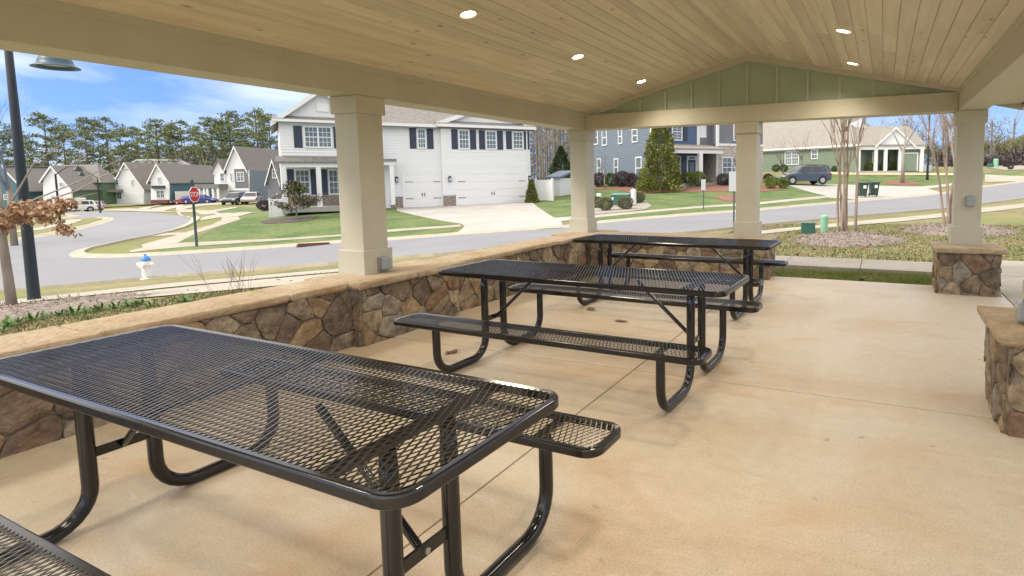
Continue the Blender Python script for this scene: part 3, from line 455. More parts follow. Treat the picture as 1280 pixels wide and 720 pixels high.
def clip(poly, ax, val, keep_gt):
    o = []
    n = len(poly)
    for i in range(n):
        a = poly[i]; b = poly[(i+1) % n]
        ia = (a[ax] >= val) if keep_gt else (a[ax] <= val); ib = (b[ax] >= val) if keep_gt else (b[ax] <= val)
        if ia: o.append(a)
        if ia != ib:
            t = (val-a[ax])/(b[ax]-a[ax]); o.append((a[0]+t*(b[0]-a[0]), a[1]+t*(b[1]-a[1])))
    return o
def tri_poly(poly):
    from mathutils.geometry import tessellate_polygon
    t = tessellate_polygon([[Vector((p[0], p[1], 0)) for p in poly]])
    return [[poly[i] for i in q] for q in t]
def drape(name, polys, m, off, kind='structure', label=None, cat=None, edge=0.0):
    mb = MB(); cache = {}
    def vid(p):
        k = (round(p[0], 4), round(p[1], 4))
        if k not in cache:
            cache[k] = mb.vs([(k[0], k[1], 0)])
        return cache[k]
    for poly in polys:
        for tri in tri_poly(poly):
            x0 = min(p[0] for p in tri); x1 = max(p[0] for p in tri); y0 = min(p[1] for p in tri); y1 = max(p[1] for p in tri)
            for i in range(max(0, np.searchsorted(GX, x0)-1), min(nx-1, np.searchsorted(GX, x1)+1)):
                c1 = clip(clip(tri, 0, GX[i], True), 0, GX[i+1], False)
                if len(c1) < 3: continue
                for j in range(max(0, np.searchsorted(GY, y0)-1), min(ny-1, np.searchsorted(GY, y1)+1)):
                    c2 = clip(clip(c1, 1, GY[j], True), 1, GY[j+1], False)
                    if len(c2) < 3: continue
                    A = abs(sum(c2[k][0]*c2[(k+1) % len(c2)][1]-c2[(k+1) % len(c2)][0]*c2[k][1] for k in range(len(c2))))
                    if A < 1e-5: continue
                    ids = []
                    for p in c2:
                        q = vid(p)
                        if not ids or ids[-1] != q: ids.append(q)
                    if len(ids) > 2 and ids[0] == ids[-1]: ids.pop()
                    if len(set(ids)) == len(ids) and len(ids) > 2:
                        s_ = sum(mb.v[ids[k]][0]*mb.v[ids[(k+1) % len(ids)]][1]-mb.v[ids[(k+1) % len(ids)]][0]*mb.v[ids[k]][1] for k in range(len(ids)))
                        mb.face(ids if s_ > 0 else ids[::-1])
    V = np.array(mb.v); Z = hh(V[:, 0], V[:, 1])+off+0.04*np.clip((np.hypot(V[:, 0]+10, V[:, 1]-20)-45)/60, 0, 1)
    mb.v = [(a, b, c) for (a, b, _), c in zip(mb.v, Z)]
    o = mb.build(name, m, smooth=True)
    tag(o, label, cat, None, kind)
    return o

road = [tuple(p) for p in POLY['asphalt']]
# carry the main road on past both ends of what the photo shows
iE = 17; near_end = road[iE]; far_start = road[iE+1]
ext = [(near_end[0]+7, near_end[1]+13), (26, 78), (60, 120), (52, 128), (22, 88), (far_start[0]+6, far_start[1]+9)]
road = road[:iE+1]+ext+road[iE+1:]
road = road+[(-60, 4), (-90, -6), (-90, -14), (-55, -5), (-30, 0)]
drape('road', [road], M_asphalt, 0.008)
drape('driveway', [POLY['drive_white'], POLY['drive_green']], M_conc_drive, 0.026)
drape('neighbour_driveways', [POLY['drive_n1'], POLY['drive_n2'], POLY['drive_n3'], POLY['drive_n4'], POLY['street_right']], M_conc, 0.030)
drape('pavement', [POLY['walk_corner'], POLY['walk_far'], POLY['walk_west']], M_conc, 0.021)
wn = POLY['walk_near_l'][:6]
mid_t = [(-8.6, 11.7), (-6.6, 13.4)]; mid_b = [(-6.2, 12.4), (-8.0, 10.9)]
near_walk = [(-22, 1.5), (-18.7, 6.16), (-16.48, 8.33), (-12.6, 9.84), (-10.9, 10.75)]+mid_t+[(-5.14, 16.09)]+[tuple(p) for p in POLY['walk_near_r'][1:8]]+[(14, 49), (30, 74), (31.5, 73), (15.5, 48)]+[tuple(p) for p in POLY['walk_near_r'][8:15]]+[(-4.4, 14.8)]+mid_b+[(-10.2, 9.9), (-11.88, 9.1), (-14.89, 7.4), (-16.79, 6.0), (-20, 1.2)]
drape('pavement_near', [near_walk], M_conc, 0.020)
FOOT = [(-14.89, 6.1), (-14.2, 7.1), (-12.84, 8.1), (-11.1, 9.1), (-8.5, 10.1), (-6.5, 11.3), (1.2, 11.3), (3.4, 11.35), (3.4, 10.2), (-6.2, 10.1), (-8.6, 8.7), (-10.77, 7.17), (-12.37, 6.23), (-13.5, 5.8)]
drape('footpath', [FOOT], M_conc, 0.025)
# lawns of the houses across the road
lawnW = POLY['green_lawnA']
drape('front_lawn', [lawnW,
    [(-29.4, 14.9), (-27.2, 16.3), (-25.38, 17.8), (-23.3, 19.3), (-21.7, 20.85), (-19.1, 22.7), (-18.0, 20.9), (-19.3, 19.1), (-21.6, 18.1), (-25.4, 15.6), (-27.6, 14.1)],
    [(-15.87, 26.54), (-24.4, 37.6), (-25, 44), (-27, 47), (-25.4, 50), (-19, 49.5), (-11, 52), (-8.7, 56), (-5.8, 52), (-3.96, 46.3), (-7.1, 37.9), (-8.3, 35.9), (-9.9, 33.9), (-14.16, 27.85)],
    [(-13.3, 26.1), (-9.5, 32.3), (-7.9, 34.0), (-6.7, 35.6), (-3.8, 43.3), (-2.2, 41.3), (-5.2, 33.4), (-7.6, 29.9), (-11.6, 25.0), (-12.9, 24.7)],
    [(-5.98, 60.0), (-8.5, 68.5), (-2.69, 69.87), (3.5, 71.6), (7.4, 72.1), (14, 78), (20, 100), (30, 120), (40, 120), (20, 84), (9.5, 68), (6.1, 65.2), (3.3, 62), (-2.3, 61.6)],
    [(-70, 40.3), (-45, 26.6), (-43.4, 28.1), (-60, 42), (-75, 47)]], M_fescue, 0.014)
drape('mulch_bed', [POLY['bed_blue'], POLY['bed_oval']], M_bark_mulch, 0.035)
drape('gravel_bed', [POLY['gravel']], M_gravel, 0.035)
drape('straw_bed', [POLY['bed_green']], M_straw, 0.035)
def disc(cx, cy, rx, ry, n=22, sd=0):
    rn = random.Random(sd)
    return [(cx+rx*math.cos(2*PI*k/n)*(1+rn.uniform(-.07, .07)), cy+ry*math.sin(2*PI*k/n)*(1+rn.uniform(-.07, .07))) for k in range(n)]
drape('tree_ring', [disc(PT['bare_g'][0], PT['bare_g'][1], 1.7, 1.9)], M_bark_mulch, 0.04)
drape('shrub_bed', [[(12.5, 78), (20, 82), (40, 130), (30, 140), (14, 100), (11.5, 84)]], M_gravel, 0.03)
drape('dark_bed', [disc(-32.2, 23.3, 1.5, 1.4, sd=3), [(-41.2, 27.6), (-40.9, 29.3), (-36.4, 30.6), (-34.8, 32.2), (-34.3, 31.6), (-36.0, 29.8), (-38.6, 28.4)]], M_darkmulch, 0.035)

def mound(name, cx, cy, rx, ry, hz, m, sd=1):
    rn = random.Random(sd); mb = MB(); rings = 12; seg = 40; ids = []
    for i in range(rings+1):
        t = i/rings; rr = []
        for k in range(seg):
            a = 2*PI*k/seg; x = cx+rx*t*math.cos(a)*(1+0.06*math.sin(3*a+sd)); y = cy+ry*t*math.sin(a)*(1+0.05*math.cos(4*a+sd))
            z = h1(x, y)+hz*(1-t*t)**1.3+(rn.uniform(-.02, .02) if t < 0.97 else 0)+0.012-(0.05 if i == rings else 0)
            rr.append((x, y, z))
        ids.append(mb.vs(rr))
    for i in range(rings):
        for k in range(seg):
            j = (k+1) % seg
            mb.face((ids[i]+k, ids[i+1]+k, ids[i+1]+j, ids[i]+j))
    # shredded chips lying on it
    for _ in range(2600):
        t = math.sqrt(rn.random()); a = rn.uniform(0, 2*PI); x = cx+rx*t*math.cos(a)*1.03; y = cy+ry*t*math.sin(a)*1.03
        z = h1(x, y)+hz*max(0, 1-t*t)**1.3+0.03
        d = Vector((rn.gauss(0, 1), rn.gauss(0, 1), rn.gauss(0, .35))); mb.leaf(Vector((x, y, z)), d, Vector((rn.gauss(0, .4), rn.gauss(0, .4), 1)), rn.uniform(.05, .13), rn.uniform(.015, .03))
    o = mb.build(name, m, smooth=False); tag(o, kind='structure'); return o
M_chips = mat('mulch_chips', (0.20, 0.16, 0.135), 0.95, (0.33, 0.28, 0.24), 16, 8, bump=0.6, bscale=50, island=0.3)
mound('mulch_mound', PT['myr1'][0]+0.15, PT['myr1'][1]-0.75, 1.35, 1.9, 0.16, M_chips, 1)
mound('mulch_mound', PT['myr2'][0]+0.1, PT['myr2'][1]-0.5, 1.5, 2.0, 0.17, M_chips, 2)
mound('mulch_mound', -14.2, 4.2, 2.2, 2.6, 0.10, M_chips, 3)

# kerbs: a low concrete nose along each asphalt edge
def kerb(name, pts, side, w=0.45, hz=0.085):
    P = [Vector((p[0], p[1])) for p in pts]
    Q = [P[0]]
    for a, b in zip(P[:-1], P[1:]):
        n = max(1, int((b-a).length/1.0)) if (b-a).length < 30 else 12
        for i in range(1, n+1): Q.append(a+(b-a)*(i/n))
    mb = MB(); rows = []
    for i, q in enumerate(Q):
        t = (Q[min(i+1, len(Q)-1)]-Q[max(i-1, 0)]).normalized(); nrm = Vector((-t.y, t.x))*side
        prof = [(-0.05, 0.0), (0.0, 0.03), (0.26, 0.035), (0.34, hz), (w, hz+.005), (w+0.03, -0.05)]
        rows.append(mb.vs([(q.x+nrm.x*d, q.y+nrm.y*d, h1(q.x+nrm.x*d, q.y+nrm.y*d)+z) for d, z in prof]))
    for i in range(len(rows)-1):
        for k in range(5):
            a = (rows[i]+k, rows[i+1]+k, rows[i+1]+k+1, rows[i]+k+1); mb.face(a if side < 0 else a[::-1])
    tag(mb.build(name, M_kerb, smooth=False), kind='structure')
RD = POLY['asphalt']
kerb('kerb_near', [(-30, 0)]+RD[0:18]+ext[:3], -1)
kerb('kerb_far', list(reversed(RD[18:46]+[]))[::-1][0:0]+[(52, 128), (22, 88), ext[-1]]+RD[18:44], -1)
kerb('kerb_west', RD[50:63], -1, 0.7)

# ---------------------------------------------------------------- pavilion slab and walks
YB = 8.87
def slabbox(name, x0, y0, x1, y1, z0, z1, m):
    return tag(MB().box(x0, y0, z0, x1, y1, z1).build(name, m, bevel=0.008), kind='structure')
gj = 0.010
XJ, YJ, XR = -1.75, 4.08, 1.39
fl = MB()
for (a, b) in ((-4.95, XJ), (XJ, XR)):
    for (c, d) in ((-1.2, YJ), (YJ, YB)):
        fl.box(a+gj/2, c+gj/2, -0.35, b-gj/2, d-gj/2, 0.0)
floor = fl.build('floor', M_floor, bevel=0.004); tag(floor, kind='structure')
jt = MB().box(-4.94, -1.19, -0.34, XR-0.01, YB-0.01, -0.012).build('floor_joint', mat('joint_dark', (0.09, 0.06, 0.04), 0.95)); tag(jt, kind='structure')
sw = MB()
for i in range(9):
    sw.box(1.41, -6+i*2.0+0.006, -0.3, 3.3, -4+i*2.0-0.006, -0.012)
tag(sw.build('side_walk', M_conc, bevel=0.006), kind='structure')
bw = MB()
for i in range(7): bw.box(-5.2+i*1.22+0.005, 10.15, -0.3, -3.98+i*1.22-0.005, 11.3, -0.004)
tag(bw.build('back_walk', M_conc, bevel=0.006), kind='structure')

# grass blades near the slab (stuff)
NOGRASS = []
def inpoly(x, y, P):
    c = False; n = len(P); j = n-1
    for i in range(n):
        if ((P[i][1] > y) != (P[j][1] > y)) and (x < (P[j][0]-P[i][0])*(y-P[i][1])/(P[j][1]-P[i][1])+P[i][0]): c = not c
        j = i
    return c
NOGRASS += [near_walk, FOOT, [(-15, 1.5), (-12.2, 1.5), (-12.0, 6.3), (-15, 6.3)]]
def blades(name, regions, n, m, hmin, hmax, w, sd, label):
    rn = random.Random(sd); mb = MB()
    areas = [abs((r_[2]-r_[0])*(r_[3]-r_[1])) for r_ in regions]; tot = sum(areas)
    P = []
    for r_, a in zip(regions, areas):
        for _ in range(int(n*a/tot)):
            q = (rn.uniform(r_[0], r_[2]), rn.uniform(r_[1], r_[3]))
            if not any(inpoly(q[0], q[1], g) for g in NOGRASS): P.append(q)
    A = np.array(P); Z = hh(A[:, 0], A[:, 1])
    for (x, y), z in zip(P, Z):
        a = rn.uniform(0, 2*PI); hgt = rn.uniform(hmin, hmax); lx = rn.gauss(0, .5)*hgt; ly = rn.gauss(0, .5)*hgt
        dx, dy = math.cos(a)*w, math.sin(a)*w
        k = mb.vs(((x-dx, y-dy, z), (x+dx, y+dy, z), (x+lx, y+ly, z+hgt))); mb.face((k, k+1, k+2))
    o = mb.build(name, m); tag(o, label, 'grass', None, 'stuff'); return o
blades('grass', [(-6.5, 8.9, 1.35, 10.12)], 52000, M_backgrass, 0.02, 0.06, 0.005, 3, 'short bright green grass in the strip behind the slab')
blades('lawn_grass', [(-4.5, 11.4, 9, 22), (3.4, 4, 9, 11.4)], 60000, M_drygrass, 0.02, 0.055, 0.012, 4, 'patchy yellow green winter lawn behind the pavilion')
blades('verge_grass', [(-13, 1.2, -5.1, 9.5)], 36000, M_drygrass, 0.02, 0.06, 0.012, 5, 'dry tan grass on the slope outside the stone wall')
rn = random.Random(12); mb = MB()
for _ in range(620):
    if rn.random() < .65: x, y = rn.uniform(-3, 9), rn.uniform(11.5, 20)
    elif rn.random() < .5: x, y = rn.uniform(-1.6, 9), rn.uniform(8.9, 13)
    else: x, y = rn.uniform(-13, -5.4), rn.uniform(0, 9)
    mb.leaf(Vector((x, y, h1(x, y)+rn.uniform(.02, .05))), Vector((rn.gauss(0, 1), rn.gauss(0, 1), rn.gauss(0, .3))), Vector((rn.gauss(0, .5), rn.gauss(0, .5), 1)), rn.uniform(.06, .12), rn.uniform(.04, .07))
tag(mb.build('leaf_litter', M_litter), 'brown fallen leaves scattered over the lawn', 'leaves', None, 'stuff')

# ---------------------------------------------------------------- stone walls
def voronoi(w, h, size, rn):
    nxs = max(1, round(w/size)); nys = max(1, round(h/(size*0.85))); pts = []
    for i in range(-1, nxs+1):
        for j in range(-1, nys+1):
            pts.append(((i+.5+rn.uniform(-.5, .5)+(0.25 if j % 2 else -0.25))*w/nxs, (j+.5+rn.uniform(-.48, .48))*h/nys))
    cells = []
    for a in pts:
        P = [(0, 0), (w, 0), (w, h), (0, h)]
        for b in pts:
            if a is b: continue
            dx, dy = b[0]-a[0], b[1]-a[1]
            if dx*dx+dy*dy > (size*3.2)**2: continue
            c = (dx*(a[0]+b[0])+dy*(a[1]+b[1]))/2
            Q = []
            for i in range(len(P)):
                p, q = P[i], P[(i+1) % len(P)]
                fp, fq = dx*p[0]+dy*p[1]-c, dx*q[0]+dy*q[1]-c
                if fp <= 0: Q.append(p)
                if (fp < 0 < fq) or (fq < 0 < fp):
                    t = fp/(fp-fq); Q.append((p[0]+t*(q[0]-p[0]), p[1]+t*(q[1]-p[1])))
            P = Q
            if len(P) < 3: break
        if len(P) >= 3: cells.append(P)
    return cells
def stones(mb, org, ux, uz, nrm, w, h, size, rn, depth=0.035):
    org, ux, uz, nrm = Vector(org), Vector(ux), Vector(uz), Vector(nrm)
    for P in voronoi(w, h, size, rn):
        # clean, subdivide edges, jitter, inset
        C = Vector((sum(p[0] for p in P)/len(P), sum(p[1] for p in P)/len(P)))
        ring = []
        for i in range(len(P)):
            a, b = Vector(P[i]), Vector(P[(i+1) % len(P)]); L_ = (b-a).length
            if L_ < 0.012: continue
            k = max(2, int(L_/0.045))
            for j in range(k): ring.append(a+(b-a)*(j/k))
        if len(ring) < 5: continue
        A = abs(sum(ring[i].x*ring[(i+1) % len(ring)].y-ring[(i+1) % len(ring)].x*ring[i].y for i in range(len(ring))))/2
        if A < 0.0012: continue
        # round corners by smoothing
        ring = [(ring[i-1]+ring[i]*4+ring[(i+1) % len(ring)])/6+Vector((rn.uniform(-.004, .004), rn.uniform(-.004, .004))) for i in range(len(ring))]
        d = depth*rn.uniform(.35, 1.0); tx, ty = rn.uniform(-.07, .07), rn.uniform(-.07, .07)
        def lift(p, inset, dd, jit=0.0):
            v = p-C; l = v.length; q = C+v*max(0, (l-inset)/l) if l > 1e-6 else C
            q = Vector((min(max(q.x+rn.uniform(-jit, jit), 0), w), min(max(q.y+rn.uniform(-jit, jit), 0), h)))
            return org+ux*q.x+uz*q.y+nrm*(dd+(q.x-C.x)*tx+(q.y-C.y)*ty)
        n = len(ring)
        rings = [mb.vs([lift(p, 0.001, -0.03) for p in ring]), mb.vs([lift(p, 0.003, d*.6, .003) for p in ring]), mb.vs([lift(p, 0.005, d*.92, .002) for p in ring]), mb.vs([lift(p, 0.011, d+rn.uniform(-.003, .003), .003) for p in ring])]
        mid = mb.vs([lift(C+(p-C)*.45, 0, d+rn.uniform(-.005, .007)) for p in ring])
        rings.append(mid); c_ = mb.vs([org+ux*C.x+uz*C.y+nrm*(d+rn.uniform(-.004, .006))])
        for a, b in zip(rings[:-1], rings[1:]):
            for i in range(n):
                j = (i+1) % n; mb.face((a+i, a+j, b+j, b+i))
        for i in range(n): mb.face((rings[-1]+i, rings[-1]+(i+1) % n, c_))
def capstone(mb, x0, y0, x1, y1, z0, z1, rn, axis):
    # irregular flagstone slab: rough pitched edges
    def edge(a, b, nrmx, nrmy, n):
        o = []
        for i in range(n):
            t = i/n; j = rn.uniform(-.012, .012)
            o.append((a[0]+(b[0]-a[0])*t+nrmx*j, a[1]+(b[1]-a[1])*t+nrmy*j))
        return o
    nX = max(2, int((x1-x0)/.11)); nY = max(2, int((y1-y0)/.11))
    pts = edge((x0, y0), (x1, y0), 0, 1, nX)+edge((x1, y0), (x1, y1), 1, 0, nY)+edge((x1, y1), (x0, y1), 0, 1, nX)+edge((x0, y1), (x0, y0), 1, 0, nY)
    cx, cy = (x0+x1)/2, (y0+y1)/2; n = len(pts); zz = rn.uniform(-.004, .004)
    def rg(ins, z, j):
        o = []
        for p in pts:
            dx, dy = cx-p[0], cy-p[1]; l = math.hypot(dx, dy)
            sx_ = ins*(1 if dx > 0 else -1) if abs(dx) > (x1-x0)*.5-.05 else 0; sy_ = ins*(1 if dy > 0 else -1) if abs(dy) > (y1-y0)*.5-.05 else 0
            o.append((p[0]+sx_+rn.uniform(-j, j), p[1]+sy_+rn.uniform(-j, j), z+rn.uniform(-j, j)*.6))
        return mb.vs(o)
    r_ = [rg(.016, z0+zz, .003), rg(.002, z0+.02+zz, .006), rg(0, z1-.018+zz, .004), rg(.006, z1-.004+zz, .002), rg(.018, z1+zz, .0015)]
    for a, b in zip(r_[:-1], r_[1:]):
        for i in range(n):
            j = (i+1) % n; mb.face((a+i, a+j, b+j, b+i))
    mb.face([r_[0]+i for i in range(n)][::-1]); mb.face([r_[-1]+i for i in range(n)])

ZC0, ZC1 = 0.53, 0.59
def stone_box(t, x0, y0, x1, y1, faces, zb, sd, size=0.25, ztop=ZC0):
    rn_ = random.Random(sd); mb = MB(); H_ = ztop-zb
    for fc in faces:
        if fc == '+x': stones(mb, (x1, y0, zb), (0, 1, 0), (0, 0, 1), (1, 0, 0), y1-y0, H_, size, rn_)
        if fc == '-x': stones(mb, (x0, y1, zb), (0, -1, 0), (0, 0, 1), (-1, 0, 0), y1-y0, H_, size, rn_)
        if fc == '-y': stones(mb, (x0, y0, zb), (1, 0, 0), (0, 0, 1), (0, -1, 0), x1-x0, H_, size, rn_)
        if fc == '+y': stones(mb, (x1, y1, zb), (-1, 0, 0), (0, 0, 1), (0, 1, 0), x1-x0, H_, size, rn_)
    mb.build('stone_facing', M_stone, t, smooth=True)
    MB().box(x0-.003, y0-.003, zb, x1+.003, y1+.003, ztop-.002).build('mortar_core', M_mortar, t)

lw = empty('stone_wall', (0, 0, 0), 0, 'long low fieldstone wall with tan flagstone caps along the street side of the slab', 'wall')
stone_box(lw, -4.80, -0.6, -4.40, 3.74, ('+x', '-x'), -0.25, 1)
stone_box(lw, -4.80, 5.04, -4.40, 8.30, ('+x', '-x'), -0.25, 2, 0.23)
rn = random.Random(5)
def caps_y(t, xa, xb, y0, y1, rn):
    y = y0
    while y < y1-0.2:
        L_ = rn.uniform(.9, 1.5); e = min(y+L_, y1)
        if y1-e < .45: e = y1
        mb = MB(); capstone(mb, xa+rn.uniform(-.012, .012), y+.003, xb+rn.uniform(-.015, .015), e-.003, ZC0, ZC1, rn, 1); mb.build('capstone', M_cap, t, smooth=False); y = e
caps_y(lw, -4.86, -4.345, -0.6, 3.70, rn); caps_y(lw, -4.86, -4.345, 5.06, 8.34, rn)
MB().box(-4.8, 3.70, ZC0, -4.4, 3.74, ZC1-.01).build('mortar_bed', M_mortar, lw)

bwl = empty('stone_wall', (-3, 8.6, 0), 0, 'short fieldstone wall under the green gable behind the far picnic table', 'wall')
def shift(t):
    for c in t.children: c.location = (-t.location.x, -t.location.y, -t.location.z)
stone_box(bwl, -4.36, 8.64, -2.24, 9.02, ('-y', '+y'), -0.2, 3, 0.23)
x = -4.34
while x < -2.25:
    e = min(x+rn.uniform(.6, 1.0), -2.24)
    if -2.24-e < .3: e = -2.24
    mb = MB(); capstone(mb, x+.003, 8.58, e-.003, 9.08, ZC0, ZC1, rn, 0); mb.build('capstone', M_cap, bwl); x = e
shift(bwl)

def pier(cx, cy, y0, y1, x0, x1, label, sd, faces=('+x', '-x', '-y', '+y'), split=1):
    t = empty('stone_pier', (cx, cy, 0), 0, label, 'pier')
    stone_box(t, x0, y0, x1, y1, faces, -0.2 if y0 > 8 or x0 < -4 else -0.02, sd, 0.24)
    rr_ = random.Random(sd+50); w = (y1-y0+.14)/split
    for i in range(split):
        mb = MB(); capstone(mb, x0-.065, y0-.07+i*w+(.002 if i else 0), x1+.065, y0-.07+(i+1)*w, ZC0, ZC1+.006, rr_, 0); mb.build('capstone', M_cap, t)
    for c in t.children: c.location = (-cx, -cy, 0)
    return t
pier(-4.6, 4.39, 3.74, 5.04, -4.86, -4.275, 'wide stone pier in the middle of the street side wall under the nearest cream post', 11, split=2)
pier(-4.63, 8.82, 8.36, 9.2, -4.96, -4.30, 'corner stone pier where the two low walls meet behind the tables', 12)
pier(-1.87, 8.82, 8.50, 9.14, -2.20, -1.52, 'stone pier ending the back wall under the middle post of the gable', 13)
pier(.98, 8.6, 8.28, 8.98, .665, 1.31, 'free standing stone pier under the far right cream post beside the side walk', 14)
pier(1.0, 4.2, 3.86, 4.56, .675, 1.33, 'near stone pier cut by the right edge of the picture', 15)

# ---------------------------------------------------------------- pavilion
pav = empty('pavilion', (-1.85, 4.2, 0), 0, 'open picnic pavilion with cream posts, pine board ceiling and sage green gable', 'pavilion')
PO = (-1.85, 4.2, 0)
def pb(mb, name, m, parent=pav, **k):
    o = mb.build(name, m, parent, **k)
    if parent is pav: o.location = (-PO[0], -PO[1], 0)
    return o
ZB, ZCE, XL, XRR, SLOPE = 2.31, 2.59, -4.54, 0.84, 0.257
XRG = -1.85; ZR = ZCE+(XRG-XL)*SLOPE
def post(cx, cy):
    s_ = pb(MB().box(cx-.15, cy-.15, ZC1-.01, cx+.15, cy+.15, ZB), 'post', M_cream, bevel=.004)
    b_ = MB().box(cx-.178, cy-.178, ZC1+.002, cx+.178, cy+.178, .83).build('base_trim', M_cream, s_, bevel=.005)
    c_ = MB().box(cx-.175, cy-.175, ZB-.165, cx+.175, cy+.175, ZB-.002).build('top_trim', M_cream, s_, bevel=.005)
for cx, cy in ((-4.70, 4.19), (-4.70, 8.82), (-1.87, 8.82), (.99, 8.79), (.995, 4.19), (-4.70, -.42), (.99, -.42)): post(cx, cy)
Y0, Y1 = -.60, 9.0
pb(MB().box(XL-.32, Y0, ZB, XL, Y1, ZCE+.0), 'beam', M_cream, bevel=.004)
pb(MB().box(XRR, Y0, ZB, XRR+.32, Y1, ZCE+.0), 'beam', M_cream, bevel=.004)
pb(MB().box(XL-.003, Y0, ZCE-.055, XL+.016, 8.645, ZCE+.02), 'crown_trim', M_cream, bevel=.003)
pb(MB().box(XRR-.016, Y0, ZCE-.055, XRR+.003, 8.645, ZCE+.02), 'crown_trim', M_cream, bevel=.003)
for ya, yb in ((8.65, 8.98), (Y0, Y0+.33)):
    pb(MB().box(XL+.002, ya, ZB+.001, XRR-.002, yb, 2.552), 'beam', M_cream, bevel=.004)
def gable(yf, sgn):
    yy = yf+.06*sgn
    o = MB().prism([(XL+.1, yy, 2.54), (XRR-.1, yy, 2.54), (XRG, yy, ZR-.03)], (0, .03*sgn, 0))
    g = pb(o, 'gable_panel', M_green_panel)
    for i in range(-5, 6):
        x_ = XRG-.02+i*.4255
        zt = ZR-.1-abs(x_-XRG)*SLOPE
        if zt > 2.58: MB().box(x_-.019, yy-.018*sgn, 2.552, x_+.019, yy, zt+.02).build('batten', M_batten, g)
    for sx_ in (-1, 1):
        xe = XL if sx_ < 0 else XRR
        pts = [(xe, yf, ZCE-.045), (XRG, yf, ZR-.095), (XRG, yf, ZR), (xe, yf, ZCE)]
        if sx_ > 0: pts = pts[::-1]
        pb(MB().prism(pts, (0, .06*sgn, 0)), 'rake_trim', M_cream)
gable(8.652, 1); gable(Y0+.328, -1)
# ceiling boards, two slopes, running along the pavilion
rn = random.Random(3); cb = MB(); BW = .131
ln = math.hypot(1, SLOPE); ux, uz = 1/ln, SLOPE/ln
for side in (-1, 1):
    total = (XRG-XL)*ln; nb = int(total/BW)+1
    for i in range(nb):
        s0 = i*BW+.0012; s1 = min((i+1)*BW-.0012, total)
        if s1-s0 < .02: continue
        y = Y0+.01; y -= rn.uniform(0, 2)
        while y < Y1-.02:
            e = y+rn.uniform(1.8, 4.2); ya, yb = max(y, Y0+.01)+.0008, min(e, Y1-.02)-.0008; y = e
            if yb-ya < .05: continue
            jz = rn.uniform(-.0007, .0007)
            def P_(s_, yy, dz):
                x_ = (XL+s_*ux) if side < 0 else (XRR-s_*ux); z_ = ZCE+s_*uz+jz
                n_ = (-uz, ux) if side < 0 else (uz, ux)
                return (x_+n_[0]*dz, yy, z_+n_[1]*dz)
            c = .004
            k = cb.vs([P_(s0, ya, .018), P_(s0, ya, c), P_(s0+c, ya, 0), P_(s1-c, ya, 0), P_(s1, ya, c), P_(s1, ya, .018),
                       P_(s0, yb, .018), P_(s0, yb, c), P_(s0+c, yb, 0), P_(s1-c, yb, 0), P_(s1, yb, c), P_(s1, yb, .018)])
            for q in range(5):
                f_ = (k+q, k+q+1, k+q+7, k+q+6); cb.face(f_ if side > 0 else f_[::-1])
            cb.face((k+5, k, k+6, k+11)); cb.face((k, k+1, k+2, k+3, k+4, k+5)); cb.face((k+6, k+7, k+8, k+9, k+10, k+11))
pb(cb, 'ceiling', M_ceiling)
# roof deck, shingles, eaves
for side in (-1, 1):
    xe = XL-.85 if side < 0 else XRR+.85
    ze = ZCE-.85*SLOPE
    a, b = (xe, ze+.05), (XRG, ZR+.05)
    pts = [(a[0], Y0-.5, a[1]+.012), (b[0], Y0-.5, b[1]+.012), (b[0], Y0-.5, b[1]+.15), (a[0], Y0-.5, a[1]+.15)]
    if side > 0: pts = pts[::-1]
    pb(MB().prism(pts, (0, Y1-Y0+1.0, 0)), 'roof_slope', M_roofing)
    xo = XL-.32 if side < 0 else XRR+.32
    pb(MB().box(min(xo, xe)+.004, Y0-.48, 2.445, max(xo, xe)-.004, Y1+.47, 2.46), 'soffit', M_soffit)
    pb(MB().box(xe-.012, Y0-.5, 2.40, xe+.012, Y1+.5, 2.56), 'fascia', M_cream)
for ya in (Y0-.51, Y1+.48):
    for side in (-1, 1):
        xe = XL-.85 if side < 0 else XRR+.85; ze = ZCE-.85*SLOPE
        pts = [(xe, ya, ze-.02), (XRG, ya, ZR-.02), (XRG, ya, ZR+.19), (xe, ya, ze+.19)]
        if side > 0: pts = pts[::-1]
        pb(MB().prism(pts, (0, .03, 0)), 'rake_board', M_cream)

